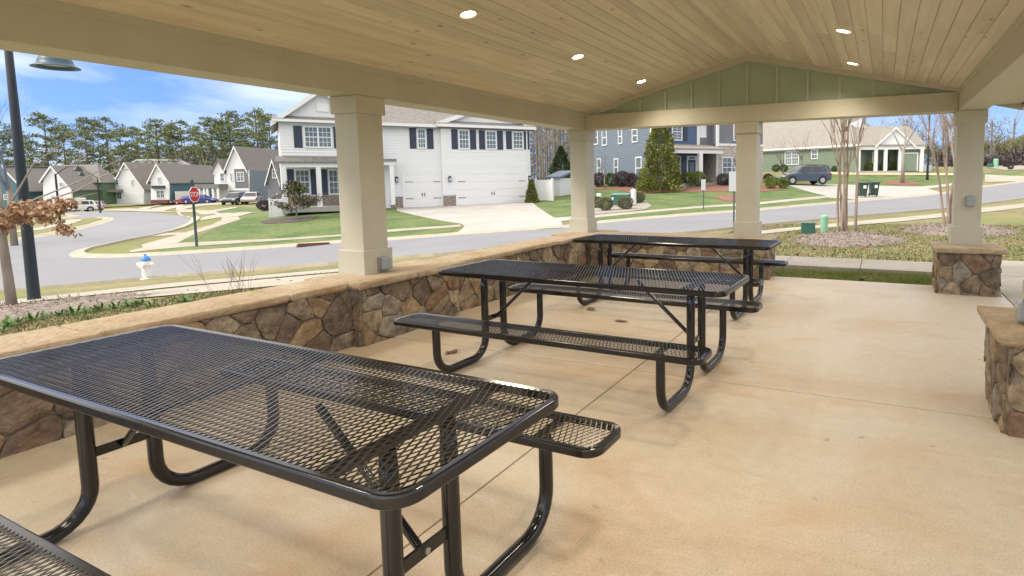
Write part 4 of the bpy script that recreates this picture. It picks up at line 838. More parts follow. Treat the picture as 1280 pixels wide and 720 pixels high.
# recessed lights
first = None
cans = [(-3.28, 8.04), (-3.28, 6.09), (-3.28, 4.13), (-.40, 8.02), (-.40, 6.21), (-.40, 4.13), (-3.28, 2.15), (-.40, 2.15), (-3.28, .2), (-.40, .2)]
names_ = {0: 'lit recessed ceiling light on the left slope, nearest the green gable', 1: 'lit recessed ceiling light in the middle of the left slope', 2: 'lit recessed ceiling light on the left slope, closest to the camera',
          3: 'lit recessed ceiling light on the right slope, lower and nearer the gable', 4: 'lit recessed ceiling light on the right slope, nearer the camera'}
cl = bpy.data.lights.new('can_lamp', 'SPOT'); cl.energy = CAN_POWER; cl.color = (1.0, 0.88, 0.70); cl.spot_size = R(150); cl.spot_blend = 1.0; cl.shadow_soft_size = 0.2
trim0 = lens0 = None
for i, (cx, cy) in enumerate(cans):
    side = -1 if cx < XRG else 1
    z = ZCE+((cx-XL) if side < 0 else (XRR-cx))*SLOPE
    t = empty('recessed_light', (cx, cy, z-.001), 0, names_.get(i, 'recessed ceiling light behind the camera position'), 'ceiling light', 'recessed lights in the pine ceiling')
    tilt = math.atan(SLOPE)*(-1 if side < 0 else 1)
    t.rotation_euler = (0, tilt, 0)
    if trim0 is None:
        mb = MB(); mb.lathe([(.088, .002), (.088, -.006), (.080, -.010), (.066, -.006), (.060, .0)], 28, cap=False); trim0 = mb.build('trim_ring', M_can, t, smooth=True).data
        mb = MB(); mb.lathe([(.062, -.0015), (.03, -.003), (.001, -.0035)], 28, cap=False); lens0 = mb.build('lens', M_lens, t, smooth=True).data
    else:
        link(bpy.data.objects.new('trim_ring', trim0), t); link(bpy.data.objects.new('lens', lens0), t)
    lo = bpy.data.objects.new('lamp_light', cl); link(lo, t); lo.location = (0, 0, -.03)

# ---------------------------------------------------------------- picnic tables
def rrect(l, w, r_, n=7):
    P = []
    for cx, cy, a0 in ((l/2-r_, w/2-r_, 0), (-l/2+r_, w/2-r_, 90), (-l/2+r_, -w/2+r_, 180), (l/2-r_, -w/2+r_, 270)):
        for i in range(n+1):
            a = R(a0+90*i/n); P.append((cx+r_*math.cos(a), cy+r_*math.sin(a), math.cos(a), math.sin(a)))
    return P
def rim_mb(l, w, r_, zt, th=.039, bw=.030):
    mb = MB(); P = rrect(l, w, r_)
    prof = [(-bw, -.004), (-.008, -.001), (-.003, -.003), (0, -.009), (0, -th+.004), (-.004, -th), (-bw*.5, -th), (-bw*.5, -.010), (-bw, -.010)]
    rings = [mb.vs([(x+nx_*o, y+ny_*o, zt+z) for o, z in prof]) for x, y, nx_, ny_ in P]
    k = len(prof)
    for i in range(len(rings)):
        a, b = rings[i], rings[(i+1) % len(rings)]
        for j in range(k):
            j2 = (j+1) % k; mb.face((a+j, b+j, b+j2, a+j2))
    return mb
def mesh_mb(l, w, zt, pitch=.0128, lwd=.056):
    # expanded metal: zigzag strands running across, neighbours touching at the knuckles
    mb = MB(); n = int(l/pitch); st = int(w/(lwd/2)); x0 = -n*pitch/2; y0 = -w/2; dy = w/st
    for i in range(n):
        xc = x0+(i+.5)*pitch; ph = i % 2
        for j in range(st):
            sx_ = 1 if (j+ph) % 2 else -1
            xa, xb = xc+sx_*(pitch/2), xc-sx_*(pitch/2); ya, yb = y0+j*dy-.001, y0+(j+1)*dy+.001
            w_, t0, t1, tl = (.0027, .0020, .0048, .0001) if sx_ > 0 else (.0010, .0024, .0060, .0)
            k = mb.vs(((xa-w_, ya, zt-t0-tl), (xa+w_, ya, zt-t0+tl), (xa+w_, ya, zt-t1), (xa-w_, ya, zt-t1), (xb-w_, yb, zt-t0-tl), (xb+w_, yb, zt-t0+tl), (xb+w_, yb, zt-t1), (xb-w_, yb, zt-t1)))
            for q in range(4):
                q2 = (q+1) % 4; mb.face((k+q2, k+q, k+4+q, k+4+q2))
    return mb
TL, TW, SW_, SO = 2.44, .762, .285, .715
tb0 = empty('picnic_table', (0, 0, 0), 0, '', 'picnic table', 'black picnic tables in the pavilion')
def arc(cy, cz, r_, a0, a1, n=7): return [(cy+r_*math.cos(R(a0+(a1-a0)*i/n)), cz+r_*math.sin(R(a0+(a1-a0)*i/n))) for i in range(n+1)]
top = mesh_mb(TL-.05, TW-.05, .762).build('tabletop', M_mesh, tb0)
rim_mb(TL, TW, .085, .762).build('rim', M_black, top, smooth=False, bevel=.0015)
for s_ in (-1, 1):
    se = mesh_mb(TL-.05, SW_-.05, .457).build('seat', M_mesh, tb0); se.location = (0, s_*SO, 0)
    rim_mb(TL, SW_, .075, .457).build('rim', M_black, se, bevel=.0015)
    for u in (-.91, .91):
        sp = [(s_*.125, .722), (s_*.125, .60), (s_*.125, .30)]
        a1_ = arc(.125+.16, .03+.16, .16, 180, 270); a2_ = arc(.70-.16, .03+.16, .16, 270, 360)
        path = sp+[(s_*y, z) for y, z in a1_]+[(s_*y, z) for y, z in a2_]+[(s_*.70, .30), (s_*.70, .40), (s_*.70, .425)]
        pts = [(u, y, z) for y, z in path]; rad = [.024]+[.0302]*(len(pts)-2)+[.022]
        rad[-2] = .029
        MB().tube(pts, rad, 16).build('leg', M_black, tb0, smooth=True)
for u in (-.91, .91):
    c_ = MB().box(u-.006, -.105, .305, u+.006, .105, .35)
    MB().box(u-.03, -.36, .728, u+.03, .36, .742).build('top_support', M_black, tb0)
    for s_ in (-1, 1): MB().box(u-.022, s_*SO-.12, .425, u+.022, s_*SO+.12, .435).build('seat_support', M_black, tb0)
    co = c_.build('crossbar', M_black, tb0, bevel=.002)
    MB().tube([(u+.006*(1 if u > 0 else -1), 0, .328), (u+.016*(1 if u > 0 else -1), 0, .328)], .011, 8).build('bolt', M_bolt, co)
    s_ = 1 if u > 0 else -1
    br = MB(); a = Vector((u-.012*s_, 0, .32)); b = Vector((s_*.44, 0, .728)); br.tube([a, a+(b-a)*.04, a+(b-a)*.96, b], [.010, .0145, .0145, .010], 10)
    br.build('brace', M_black, tb0, smooth=True)
mid = MB().box(-.02, -.36, .728, .02, .36, .742).build('centre_bar', M_black, tb0)
tabs = [(-2.207, 1.3494, -.024, 'nearest black mesh picnic table filling the lower left of the picture'),
        (-2.1214, 4.0107, -.0249, 'middle black mesh picnic table of the three in the row'),
        (-2.2863, 6.5564, -.0197, 'farthest black mesh picnic table, beside the back stone wall')]
for i, (x, y, a, lb) in enumerate(tabs):
    t = tb0 if i == 0 else copy_tree(tb0)
    t.location = (x, y, 0); t.rotation_euler = (0, 0, a); t['label'] = lb

# outlet boxes
def outlet(x, y, z, face, w, h, label):
    t = empty('outlet_box', (x, y, z), 0, label, 'outlet box', 'weatherproof outlet boxes on the posts')
    d = .05
    if face == '+x': MB().box(0, -w/2, -h/2, d*.55, w/2, h/2).build('back_box', M_chrome, t, bevel=.006); MB().box(d*.55, -w/2+.008, -h/2+.008, d*1.3, w/2-.008, h/2-.008).build('cover', M_clear, t, bevel=.01)
    if face == '-y': MB().box(-w/2, 0, -h/2, w/2, -d*.55, h/2).build('back_box', M_chrome, t, bevel=.006); MB().box(-w/2+.008, -d*.55, -h/2+.008, w/2-.008, -d*1.3, h/2-.008).build('cover', M_clear, t, bevel=.01)
    if face == '-x': MB().box(0, -w/2, -h/2, -d*.55, w/2, h/2).build('back_box', M_chrome, t, bevel=.006); MB().box(-d*.55, -w/2+.008, -h/2+.008, -d*1.3, w/2-.008, h/2-.008).build('cover', M_clear, t, bevel=.01)
outlet(-4.521, 4.235, .685, '+x', .13, .135, 'grey outlet box on the base of the nearest cream post')
outlet(1.01, 8.639, 1.155, '-y', .10, .14, 'grey outlet box on the shaft of the far right cream post')
outlet(.816, 4.13, .675, '-x', .13, .13, 'metal outlet box low on the post at the right edge')

# dead leaves on the floor
def dead_leaf(x, y, sd, label):
    rn_ = random.Random(sd); mb = MB(); n = 9; c = mb.vs([(0, 0, .012)])
    ring = mb.vs([((.05+.03*rn_.random())*math.cos(2*PI*k/n), (.028+.02*rn_.random())*math.sin(2*PI*k/n), rn_.uniform(.002, .028)) for k in range(n)])
    for k in range(n): mb.face((c, ring+k, ring+(k+1) % n))
    mb.tube([(.04, 0, .01), (.09, .01, .004)], .0015, 4)
    o = mb.build('dead_leaf', M_litter); o.location = (x, y, .001); o.rotation_euler = (0, 0, rn_.uniform(0, 6)); tag(o, label, 'leaf', 'dry leaves on the floor')

dead_leaf(-3.39, 3.89, 1, 'curled brown leaf on the slab under the front bench of the middle table')
dead_leaf(-2.47, 5.45, 2, 'brown leaf lying on the open slab between the middle and far tables')
dead_leaf(-3.02, 5.82, 3, 'small brown leaf under the left end of the far table')

# ---------------------------------------------------------------- plants and trees
def rv(rn, z=1.0):
    return Vector((rn.gauss(0, 1), rn.gauss(0, 1), rn.gauss(0, z))).normalized()
def shrub_mb(r_, hz, n, leaf, sd, flat=0.75):
    rn = random.Random(sd); mb = MB()
    lob = [(rv(rn), rn.uniform(.55, .95)) for _ in range(7)]
    for _ in range(n):
        d = rv(rn); k = .78+.22*max(max(0, d.dot(l)) ** 3*w for l, w in lob)+rn.uniform(-.10, .10)
        if rn.random() < .25: k *= rn.uniform(.5, .9)
        p = Vector((d.x*r_*k, d.y*r_*k, hz*.46+d.z*hz*.46*k))
        mb.leaf(p, (d+rv(rn)*.8), rv(rn), leaf*rn.uniform(.7, 1.3), leaf*.55)
    return mb
SHK = {'p': (M_purple, 'dark purple rounded shrub'), 'g': (M_green_leaf, 'small green rounded shrub'), 'y': (M_boxwood, 'bright yellow green clipped shrub'), 'o': (M_olive, 'olive rounded shrub'), 'r': (M_orange_leaf, 'orange red nandina bush'), 'd': (M_purple, 'low dark bush')}
WH = []
def place_desc(x, y, c):
    if c == 'o': return 'in the gravel bed around the green transformer'
    if c == 'r': return 'at the stone base of the white house porch'
    if c == 'd' and x < 0: return 'in the bed by the white fence panel beside the parked dark car'
    if c == 'd': return 'on the bank far down the road at the right'
    if y > 70: return 'along the wall of the sage green house' if c == 'g' else 'in front of the porch of the sage green house'
    if c == 'y' and x > -10: return 'in the mulch in front of the parked grey car'
    if c == 'y': return 'by the porch column of the blue house'
    if x < -16.5: return 'along the slate blue side wall' 
    return 'in the mulch bed before the blue house'
shc = {}
for i, (x, y, r_, c) in enumerate(DATA['SH']):
    m_, nm = SHK[c]; key = c
    wh = place_desc(x, y, c)
    if key not in shc:
        mb = shrub_mb(1.0, 1.9 if c != 'r' else 2.2, 2000 if c != 'r' else 260, .17 if c != 'r' else .38, 40+len(shc))
        o = mb.build('shrub', m_); shc[key] = o.data
    else: o = link(bpy.data.objects.new('shrub', shc[key]))
    sc = r_*(1.25 if c != 'r' else .9)
    o.location = (x, y, h1(x, y)+.03); o.scale = (sc, sc, sc*(.95 if c in 'po' else 1.05)); o.rotation_euler = (0, 0, i*1.7)
    tag(o, f'{nm} {wh}', 'shrub', f'{nm}s {wh}')

# front plants by the wall
rn = random.Random(8)
pl = [(-10.81, 3.53), (-11.2, 3.75), (-11.62, 3.97), (-11.7, 4.18), (-11.9, 4.39), (-11.73, 4.52), (-11.62, 4.64), (-11.4, 4.71), (-11.55, 4.95), (-11.55, 5.15), (-11.3, 5.22), (-11.23, 5.36), (-10.83, 5.31), (-10.4, 5.6)]
pm = []
for s_ in range(3):
    mb = MB(); r0 = random.Random(s_+20)
    for k in range(46):
        a = r0.uniform(0, 2*PI); e = r0.uniform(.25, 1.2); d = Vector((math.cos(a)*math.cos(e), math.sin(a)*math.cos(e), math.sin(e))); L_ = r0.uniform(.16, .28)
        b = Vector((r0.gauss(0, .05), r0.gauss(0, .05), 0)); mb.tube([b, b+d*L_*.6], .003, 4); mb.leaf(b+d*L_*.45, d+Vector((0, 0, -.25)), rv(r0)*.3+Vector((0, 0, 1)), L_*.75, .06)
    pm.append(mb)
pd_ = [m_.build('hellebore', M_planty) for m_ in pm]
for i, (x, y) in enumerate(pl):
    o = pd_[i] if i < 3 else link(bpy.data.objects.new('hellebore', pd_[i % 3].data))
    o.location = (x, y, h1(x, y)); o.rotation_euler = (0, 0, i*2.1); s_ = rn.uniform(.42, .68); o.scale = (s_, s_, s_)
    tag(o, 'low leafy green plant in the row just outside the stone wall', 'plant', 'low green plants outside the stone wall')

def branchy(rn, mbT, mbB, p, d, L_, r_, lvl, maxl, spread=.5, up=.15, seg=4, tips=None, droop=0.0, nb=(2, 3)):
    pts = [p.copy()]; rad = [r_]; q = p.copy(); dd = d.copy()
    for i in range(seg):
        dd = (dd+rv(rn)*.13+Vector((0, 0, up*.25-droop*.3))).normalized(); q = q+dd*(L_/seg); pts.append(q.copy()); rad.append(r_*(1-.55*(i+1)/seg))
    (mbT if lvl == 0 else mbB).tube(pts, rad, 7 if lvl == 0 else (5 if lvl == 1 else 3), cap=(lvl == 0))
    if lvl >= maxl:
        if tips is not None: tips.append((q, dd))
        return
    for k in range(rn.randint(*nb)+(1 if lvl == 0 else 0)):
        t = rn.uniform(.45, 1.0) if k else 1.0; i = min(seg, max(1, int(round(t*seg)))); a = pts[i]
        nd = (dd+rv(rn)*spread+Vector((0, 0, up-droop))).normalized()
        branchy(rn, mbT, mbB, a, nd, L_*rn.uniform(.55, .82), max(rad[i]*.62, .003), lvl+1, maxl, spread, up, max(2, seg-1), tips, droop, nb)

def bare_tree(x, y, hgt, sd, label, barkm=M_bark, twm=M_twig, levels=4, spread=.55, base_r=None, group=None, trunk=.35, up=.2, droop=0.0, name='bare_tree', z=None, nb=(2, 3)):
    rn = random.Random(sd); z = h1(x, y) if z is None else z
    t = empty(name, (x, y, z-.03), rn.uniform(0, 6), label, 'tree', group)
    T, B = MB(), MB()
    r0 = base_r or hgt*.016
    T.tube([(0, 0, 0), (0.01, 0, hgt*trunk*.5), (0, .02, hgt*trunk)], [r0*1.25, r0, r0*.85], 8)
    for k in range(rn.randint(3, 4)):
        a = rn.uniform(0, 2*PI); d = Vector((math.cos(a)*.5, math.sin(a)*.5, 1)).normalized()
        branchy(rn, B, B, Vector((0, 0, hgt*trunk*rn.uniform(.8, 1))), d, hgt*(1-trunk)*.42, r0*.6, 1, levels, spread, up, 4, None, droop, nb)
    T.build('trunk', barkm, t, smooth=True); B.build('branches', twm, t)
    return t
def copy_thing(t, x, y, rz, sc, label, z=None):
    c = copy_tree(t); c.location = (x, y, (h1(x, y) if z is None else z)-.03); c.rotation_euler = (0, 0, rz); c.scale = (sc, sc, sc); c['label'] = label
    return c

# crape myrtles beside the pavilion
def myrtle(x, y, hgt, stems, sd, label, lean=.12):
    rn = random.Random(sd); t = empty('crape_myrtle', (x, y, h1(x, y)-.02), 0, label, 'tree', 'crape myrtles behind the pavilion')
    B = MB()
    for i, (dx, dy, lx, ly) in enumerate(stems):
        T = MB(); r0 = rn.uniform(.032, .045); p = Vector((dx, dy, 0)); d = Vector((lx, ly, 1)).normalized()
        pts, rad = [p.copy()], [r0*1.15]; q = p.copy()
        for k in range(9):
            d = (d+rv(rn, .2)*.055+Vector((0, 0, .02))).normalized(); q = q+d*hgt*.075; pts.append(q.copy()); rad.append(r0*(1-.055*k))
            if k > 3 and rn.random() < .55:
                branchy(rn, B, B, q, (d+rv(rn, .3)*.45).normalized(), hgt*.22, r0*.45, 1, 3, .35, .3, 4)
        T.tube(pts, rad, 8); T.build('trunk', M_myrtle, t, smooth=True)
        for k in range(2): branchy(rn, B, B, q, (d+rv(rn, .3)*.35).normalized(), hgt*.25, r0*.5, 1, 3, .35, .3, 4)
    B.build('branches', M_myrtle, t, smooth=True)
myrtle(PT['myr1'][0], PT['myr1'][1], 4.2, [(-.10, 0, -.10, 0), (-.02, .05, -.02, .03), (.05, 0, .03, -.03), (.10, .08, -.07, .05), (.30, .10, .10, .05), (0, -.05, .015, 0)], 4, 'bare multi stemmed crape myrtle on a mulch mound right of the middle post')
myrtle(PT['myr2'][0], PT['myr2'][1], 4.4, [(-.08, 0, -.14, 0), (0, .05, -.05, .03), (.06, 0, .05, -.03), (.14, .08, .02, .05), (.02, -.06, -.09, 0)], 9, 'bare multi stemmed crape myrtle half hidden by the far right post')

# young oak with dead leaves at the left
x, y = PT['tree_leafy']; z0 = h1(x, y)
t = empty('young_oak', (x, y, z0-.03), 0, 'thin young oak with clinging brown dead leaves beside the tall lamp post', 'tree')
T = MB(); T.tube([(0, 0, 0), (-.05, .0, .7), (-.10, .0, 1.3), (-.12, .02, 1.9), (-.2, .05, 2.5)], [.085, .075, .065, .05, .028], 9); T.build('trunk', M_bark, t, smooth=True)
rt_ = Vector((math.cos(YAW), -math.sin(YAW), 0)); rn = random.Random(6); B = MB(); LF = MB()
def limb(p0, ends, r0, leaves):
    pts = [p0]+ends; B.tube(pts, [r0*(1-.75*i/(len(pts)-1)) for i in range(len(pts))], 5)
    for i in range(len(pts)-1):
        for _ in range(leaves):
            a = pts[i].lerp(pts[i+1], rn.random())
            for _k in range(6):
                q = a+rv(rn)*rn.uniform(.02, .14)
                LF.leaf(q, rv(rn)+Vector((0, 0, -.5)), rv(rn), rn.uniform(.07, .14), rn.uniform(.04, .085))
bz = 1.55
P0 = Vector((-.1, 0, 1.62))
limb(P0, [P0+rt_*.5+Vector((0, .1, .22)), P0+rt_*.85+Vector((0, 0, .12)), P0+rt_*1.12+Vector((0, .1, -.12))], .022, 18)
limb(P0, [P0+rt_*.4+Vector((0, -.1, .3)), P0+rt_*.9+Vector((0, -.2, .36)), P0+rt_*1.25+Vector((0, -.1, .3))], .018, 16)
limb(P0, [P0-rt_*.3+Vector((0, 0, .15)), P0-rt_*.7+Vector((0, 0, .2))], .018, 40)
limb(P0, [P0-rt_*.2+Vector((0, -.2, -.02)), P0-rt_*.5+Vector((0, -.3, -.1))], .012, 30)
limb(P0, [P0+rt_*.15+Vector((0, .3, .35)), P0+rt_*.3+Vector((0, .5, .45))], .014, 20)
limb(P0, [P0-rt_*.1+Vector((0, -.3, .25)), P0+rt_*.2+Vector((0, -.5, .35))], .014, 20)
limb(P0+rt_*.9+Vector((0, 0, .25)), [P0+rt_*1.2+Vector((0, 0, .42)), P0+rt_*1.45+Vector((0, 0, .38))], .010, 7)
P1 = Vector((-.12, .02, 1.75))
for e in ([(.6, .35), (1.4, .68), (2.3, 1.15)], [(.5, .22), (1.3, .5), (2.1, .78), (2.9, .98)], [(.3, .5), (.9, 1.0), (1.7, 1.55)], [(-.3, .4), (-.8, .9)], [(.4, .1), (1.0, .3), (1.9, .45)]):
    limb(P1, [P1+rt_*a+Vector((0, rn.uniform(-.2, .2), b)) for a, b in e], .022, 0)
B.build('branches', M_twig, t, smooth=True); LF.build('dead_leaves', M_oakleaf, t)
# bare tree at the far left
b_ = DATA['BARE']
bare_tree(b_[4][0], b_[4][1], b_[4][2]-h1(b_[4][0], b_[4][1])+.2, 31, 'tall bare tree at the far left edge rising behind the lamp post', M_bark, mat('cool_twig', (0.16, 0.19, 0.23), 0.9), 4, .5, .12)

# thin bare shrub outside the wall
t = empty('bare_shrub', (-10.4, 6.4, h1(-10.4, 6.4)-.02), 0, 'wispy leafless shrub standing outside the wall left of the nearest post', 'shrub')
rn = random.Random(2); B = MB()
for k in range(13):
    a = rn.uniform(0, 2*PI); lean = rn.uniform(.05, .75); d = Vector((math.cos(a)*lean, math.sin(a)*lean, 1)).normalized()
    branchy(rn, B, B, Vector((rn.gauss(0, .12), rn.gauss(0, .12), 0)), d, rn.uniform(.35, .6), .0035, 1, 2, .3, .2, 4)
B.build('branches', M_twig_red, t)

# conifers
def conifer_mb(h_, r_, n, leaf, sd, power=.85, ragged=.16):
    rn = random.Random(sd); mb = MB()
    bumps = [(rn.uniform(0, 2*PI), rn.random(), rn.uniform(.7, 1.25)) for _ in range(46)]
    for _ in range(n):
        t = rn.random()**1.35; a = rn.uniform(0, 2*PI)
        k = 1.0
        for ba, bt, bs in bumps:
            da = math.cos(a-ba)
            if da > .86 and abs(t-bt) < .06: k = bs
        R_ = r_*(1-t)**power*k*(1+rn.uniform(-ragged, ragged))+.05
        if rn.random() < .28: R_ *= rn.uniform(.35, .85)
        d = Vector((math.cos(a), math.sin(a), rn.uniform(.2, 1.1))).normalized()
        p = Vector((math.cos(a)*R_, math.sin(a)*R_, .12*h_*0+t*h_*.98+.05))
        mb.leaf(p, d+rv(rn)*.45, rv(rn), leaf*rn.uniform(.6, 1.4)*(1-.35*t), leaf*.42)
    return mb
def conifer(x, y, h_, r_, n, leaf, sd, m_, label, name='evergreen_tree', power=.85):
    t = empty(name, (x, y, h1(x, y)-.02), 0, label, 'tree')
    MB().tube([(0, 0, 0), (0, 0, h_*.85)], [h_*.018, .01], 6).build('trunk', M_pinebark, t)
    conifer_mb(h_, r_, n, leaf, sd, power).build('crown', m_, t)
conifer(PT['ley'][0], PT['ley'][1], 6.2, 1.62, 9000, .26, 1, M_leyland, 'tall yellow green conical evergreen in front of the blue house', power=.72)
conifer(PT['bigcon'][0], PT['bigcon'][1], 4.1, 1.5, 6000, .24, 2, M_darkcon, 'dark green broad evergreen left of the corner post, behind the white fence')
conifer(PT['con1'][0]+.15, PT['con1'][1]-.6, 1.75, .38, 3500, .15, 3, M_leyland, 'slim small cone shrub at the right end of the wide garage door', name='cone_shrub', power=.8)
conifer(PT['con2'][0]+.3, PT['con2'][1]-.3, 1.7, .5, 3500, .15, 4, M_leyland, 'slim small cone shrub left of the single garage door', name='cone_shrub', power=.8)

# magnolia
x, y = PT['magnolia']; t = empty('magnolia', (x, y, h1(x, y)-.02), 0, 'small open crowned magnolia in a dark mulch ring on the white house lawn', 'tree')
rn = random.Random(4); T = MB(); T.tube([(0, 0, 0), (0, 0, 1.0), (.05, 0, 2.0)], [.05, .04, .02], 6); T.build('trunk', M_bark, t)
B, LF = MB(), MB()
for k in range(26):
    a = rn.uniform(0, 2*PI); zz = rn.uniform(.45, 2.1); L_ = (1.7-.5*abs(zz-.9))*rn.uniform(.5, 1.0) if zz < 1.5 else (2.45-zz)*rn.uniform(.5, 1)
    p0 = Vector((0, 0, zz)); p1 = p0+Vector((math.cos(a)*L_, math.sin(a)*L_, L_*.35)); B.tube([p0, p0.lerp(p1, .5)+Vector((0, 0, .05)), p1], [.014, .01, .005], 4)
    for j in range(80):
        q = p0.lerp(p1, rn.uniform(.25, 1.08))+rv(rn)*.15; LF.leaf(q, rv(rn)+Vector((0, 0, .3)), rv(rn), rn.uniform(.12, .2), .07)
B.build('branches', M_bark, t); LF.build('crown', mat('magnolia_leaf', (0.05, 0.075, 0.025), 0.4, (0.13, 0.10, 0.045), 5, island=0.45), t)

# bare ornamental trees by the houses
bare_tree(PT['bare_blue'][0], PT['bare_blue'][1], 4.0, 12, 'bare vase shaped crape myrtle against the slate blue side wall', M_myrtle, M_twig_red, 4, .55, .07, trunk=.3)
bare_tree(PT['bare_g'][0], PT['bare_g'][1], 8.5, 13, 'pale bare street tree in a mulch ring before the sage green garage', M_twig, M_twig, 5, .5, .16, trunk=.42)
bare_tree(PT['thinT'][0], PT['thinT'][1], 5.2, 15, 'slender bare tree in the mulch oval by the stone front of the blue house', M_twig, M_twig, 4, .35, .07, trunk=.4)
bare_tree(-11.2, 49.2, 4.6, 16, 'pale weeping bare tree beside the white porch column of the blue house', M_twig, M_twig, 4, .75, .08, trunk=.45, droop=.35)
bare_tree(-9.3, 60.5, 4.6, 17, 'small bare tree at the left front corner of the sage green house', M_twig_red, M_twig_red, 4, .6, .07, trunk=.3)
bare_tree(-8.5, 68.5, 5.6, 18, 'bare reddish tree in front of the wide window of the sage green house', M_twig_red, M_twig_red, 4, .55, .08, trunk=.35)

# pines in the row behind the houses
def pine(hgt, sd):
    rn = random.Random(sd); T, F = MB(), MB()
    lean = rn.uniform(-.4, .4); pts = [(lean*(k/8)**2, 0, hgt*k/8) for k in range(9)]
    T.tube(pts, [.26*(1-.10*k) for k in range(9)], 7)
    cb_ = rn.uniform(.28, .46)
    for w in range(21):
        t = cb_+(1-cb_)*((w+rn.random())/21); base = Vector((lean*t*t, 0, hgt*t))
        L_ = hgt*.20*math.sin(min(1, (1.06-t)/(1.06-cb_)*1.15)*PI*.62)*rn.uniform(.55, 1.2)+.35
        for k in range(rn.randint(2, 3)):
            a = rn.uniform(0, 2*PI); d = Vector((math.cos(a), math.sin(a), rn.uniform(.0, .45))); e = base+d*L_
            T.tube([base, base.lerp(e, .5)+Vector((0, 0, -.1)), e], [.06, .04, .02], 3, cap=False)
            for c in range(3):
                ctr = base.lerp(e, .52+.24*c)+rv(rn)*.3; sz = rn.uniform(.6, 1.15)*(1-.2*abs(c-1))
                for j in range(20):
                    q = ctr+Vector((rn.gauss(0, .42)*sz, rn.gauss(0, .42)*sz, rn.gauss(0, .14)*sz)); F.leaf(q, rv(rn)+Vector((0, 0, .25)), rv(rn), rn.uniform(.3, .6), rn.uniform(.12, .24))
    return T, F
protos = []
for i in range(5):
    T, F = pine(18.0, 60+i)
    tm = bpy.data.meshes.new('trunk'); protos.append((T, F))
pine_t = []
for i, (x, y, zt) in enumerate(DATA['PINE']):
    z0 = h1(x, y); s_ = (zt-z0)/18.0
    if i < 5:
        t = empty('pine_tree', (x, y, z0-.1), 0, '', 'tree', 'tall pines in a row behind the far left houses')
        protos[i][0].build('trunk', M_pinebark, t); protos[i][1].build('crown', M_pine, t); pine_t.append(t)
    else:
        t = copy_tree(pine_t[i % 5]); t.location = (x, y, z0-.1)
    t.rotation_euler = (0, 0, i*1.3); t.scale = (s_*1.15, s_*1.15, s_)
    t['label'] = 'tall pine with a layered green crown in the row behind the far left houses'
rn = random.Random(44)
for i in range(20):      # second, lower row of pines
    a, b = Vector((-225, 85)), Vector((-150, 118)); q = a.lerp(b, (i+rn.random())/20)+Vector((rn.uniform(-4, 4), rn.uniform(4, 18)))
    t = copy_tree(pine_t[i % 5]); t.location = (q.x, q.y, h1(q.x, q.y)); s_ = rn.uniform(.72, .92); t.scale = (s_, s_, s_); t.rotation_euler = (0, 0, i)
    t['group'] = 'shorter pines behind the first row at the left'; t['label'] = 'shorter pine filling the gaps behind the front row of pines'
# leafless trees among and behind them, wood behind the white house, far right trees
bt = []
for i in range(4):
    rn = random.Random(80+i); T, B = MB(), MB()
    T.tube([(0, 0, 0), (.1, 0, 5), (0, .1, 9)], [.2, .16, .12], 6)
    for k in range(9):
        a = rn.uniform(0, 2*PI); zz = rn.uniform(4, 9); branchy(rn, B, B, Vector((0, 0, zz)), Vector((math.cos(a)*.6, math.sin(a)*.6, 1)).normalized(), 3.6, .07, 1, 4, .5, .2, 3)
    bt.append((T, B))
bt_t = []
blab = {'a': ('leafless grey tree among the pines behind the far left houses', 'leafless trees among the pines'), 'b': ('tall leafless tree in the wood beyond the sage green house', 'leafless trees beyond the sage green house'),
        'c': ('leafless tree on the far bank at the right edge', 'leafless trees on the far right bank')}
def add_bare(x, y, zt, key, i):
    z0 = h1(x, y); s_ = max(.35, (zt-z0)/14.5)
    if len(bt_t) < 4:
        t = empty('leafless_tree', (x, y, z0-.1), 0, '', 'tree'); bt[len(bt_t)][0].build('trunk', M_woodbark, t); bt[len(bt_t)][1].build('branches', M_twig, t); bt_t.append(t)
    else:
        t = copy_tree(bt_t[i % 4]); t.location = (x, y, z0-.1)
    t.scale = (s_, s_, s_); t.rotation_euler = (0, 0, i*2.2); t['label'], t['group'] = blab[key]
for i, (x, y, zt) in enumerate(b_):
    if i == 4: continue
    add_bare(x, y, zt, 'a' if i < 4 else ('c' if i in (11, 12, 13) else 'b'), i)
rn = random.Random(91)
for i in range(26):
    q = Vector((-215, 78)).lerp(Vector((-140, 125)), rn.random())+Vector((rn.uniform(-6, 6), rn.uniform(-2, 12))); add_bare(q.x, q.y, rn.uniform(8, 13), 'a', i)
for i in range(26):
    x = rn.uniform(-6, 60); y = rn.uniform(105, 150); add_bare(x, y, h1(x, y)+rn.uniform(9, 16), 'b', i)
# wood of tall straight trunks between the white and the blue house
def wood_tree(sd):
    rn = random.Random(sd); T, B = MB(), MB(); T.tube([(0, 0, 0), (rn.uniform(-.2, .2), 0, 9), (rn.uniform(-.4, .4), 0, 19)], [.15, .12, .07], 7)
    for k in range(30):
        a = rn.uniform(0, 2*PI); zz = rn.uniform(1.5, 18); branchy(rn, B, B, Vector((0, 0, zz)), Vector((math.cos(a), math.sin(a), .5)).normalized(), rn.uniform(1.0, 2.2), .03, 1, 3, .5, .2, 3)
    return T, B
wt = []
rn = random.Random(17)
spots = [(x, y) for x, y, _ in DATA['WOOD']]
for i in range(20):
    x0_, y0_ = rn.choice(DATA['WOOD'])[:2]; d = Vector((x0_, y0_)).normalized(); q = Vector((x0_, y0_))+d*rn.uniform(2, 30)+Vector((-d.y, d.x))*rn.uniform(-3.5, 3.5); spots.append((q.x, q.y))
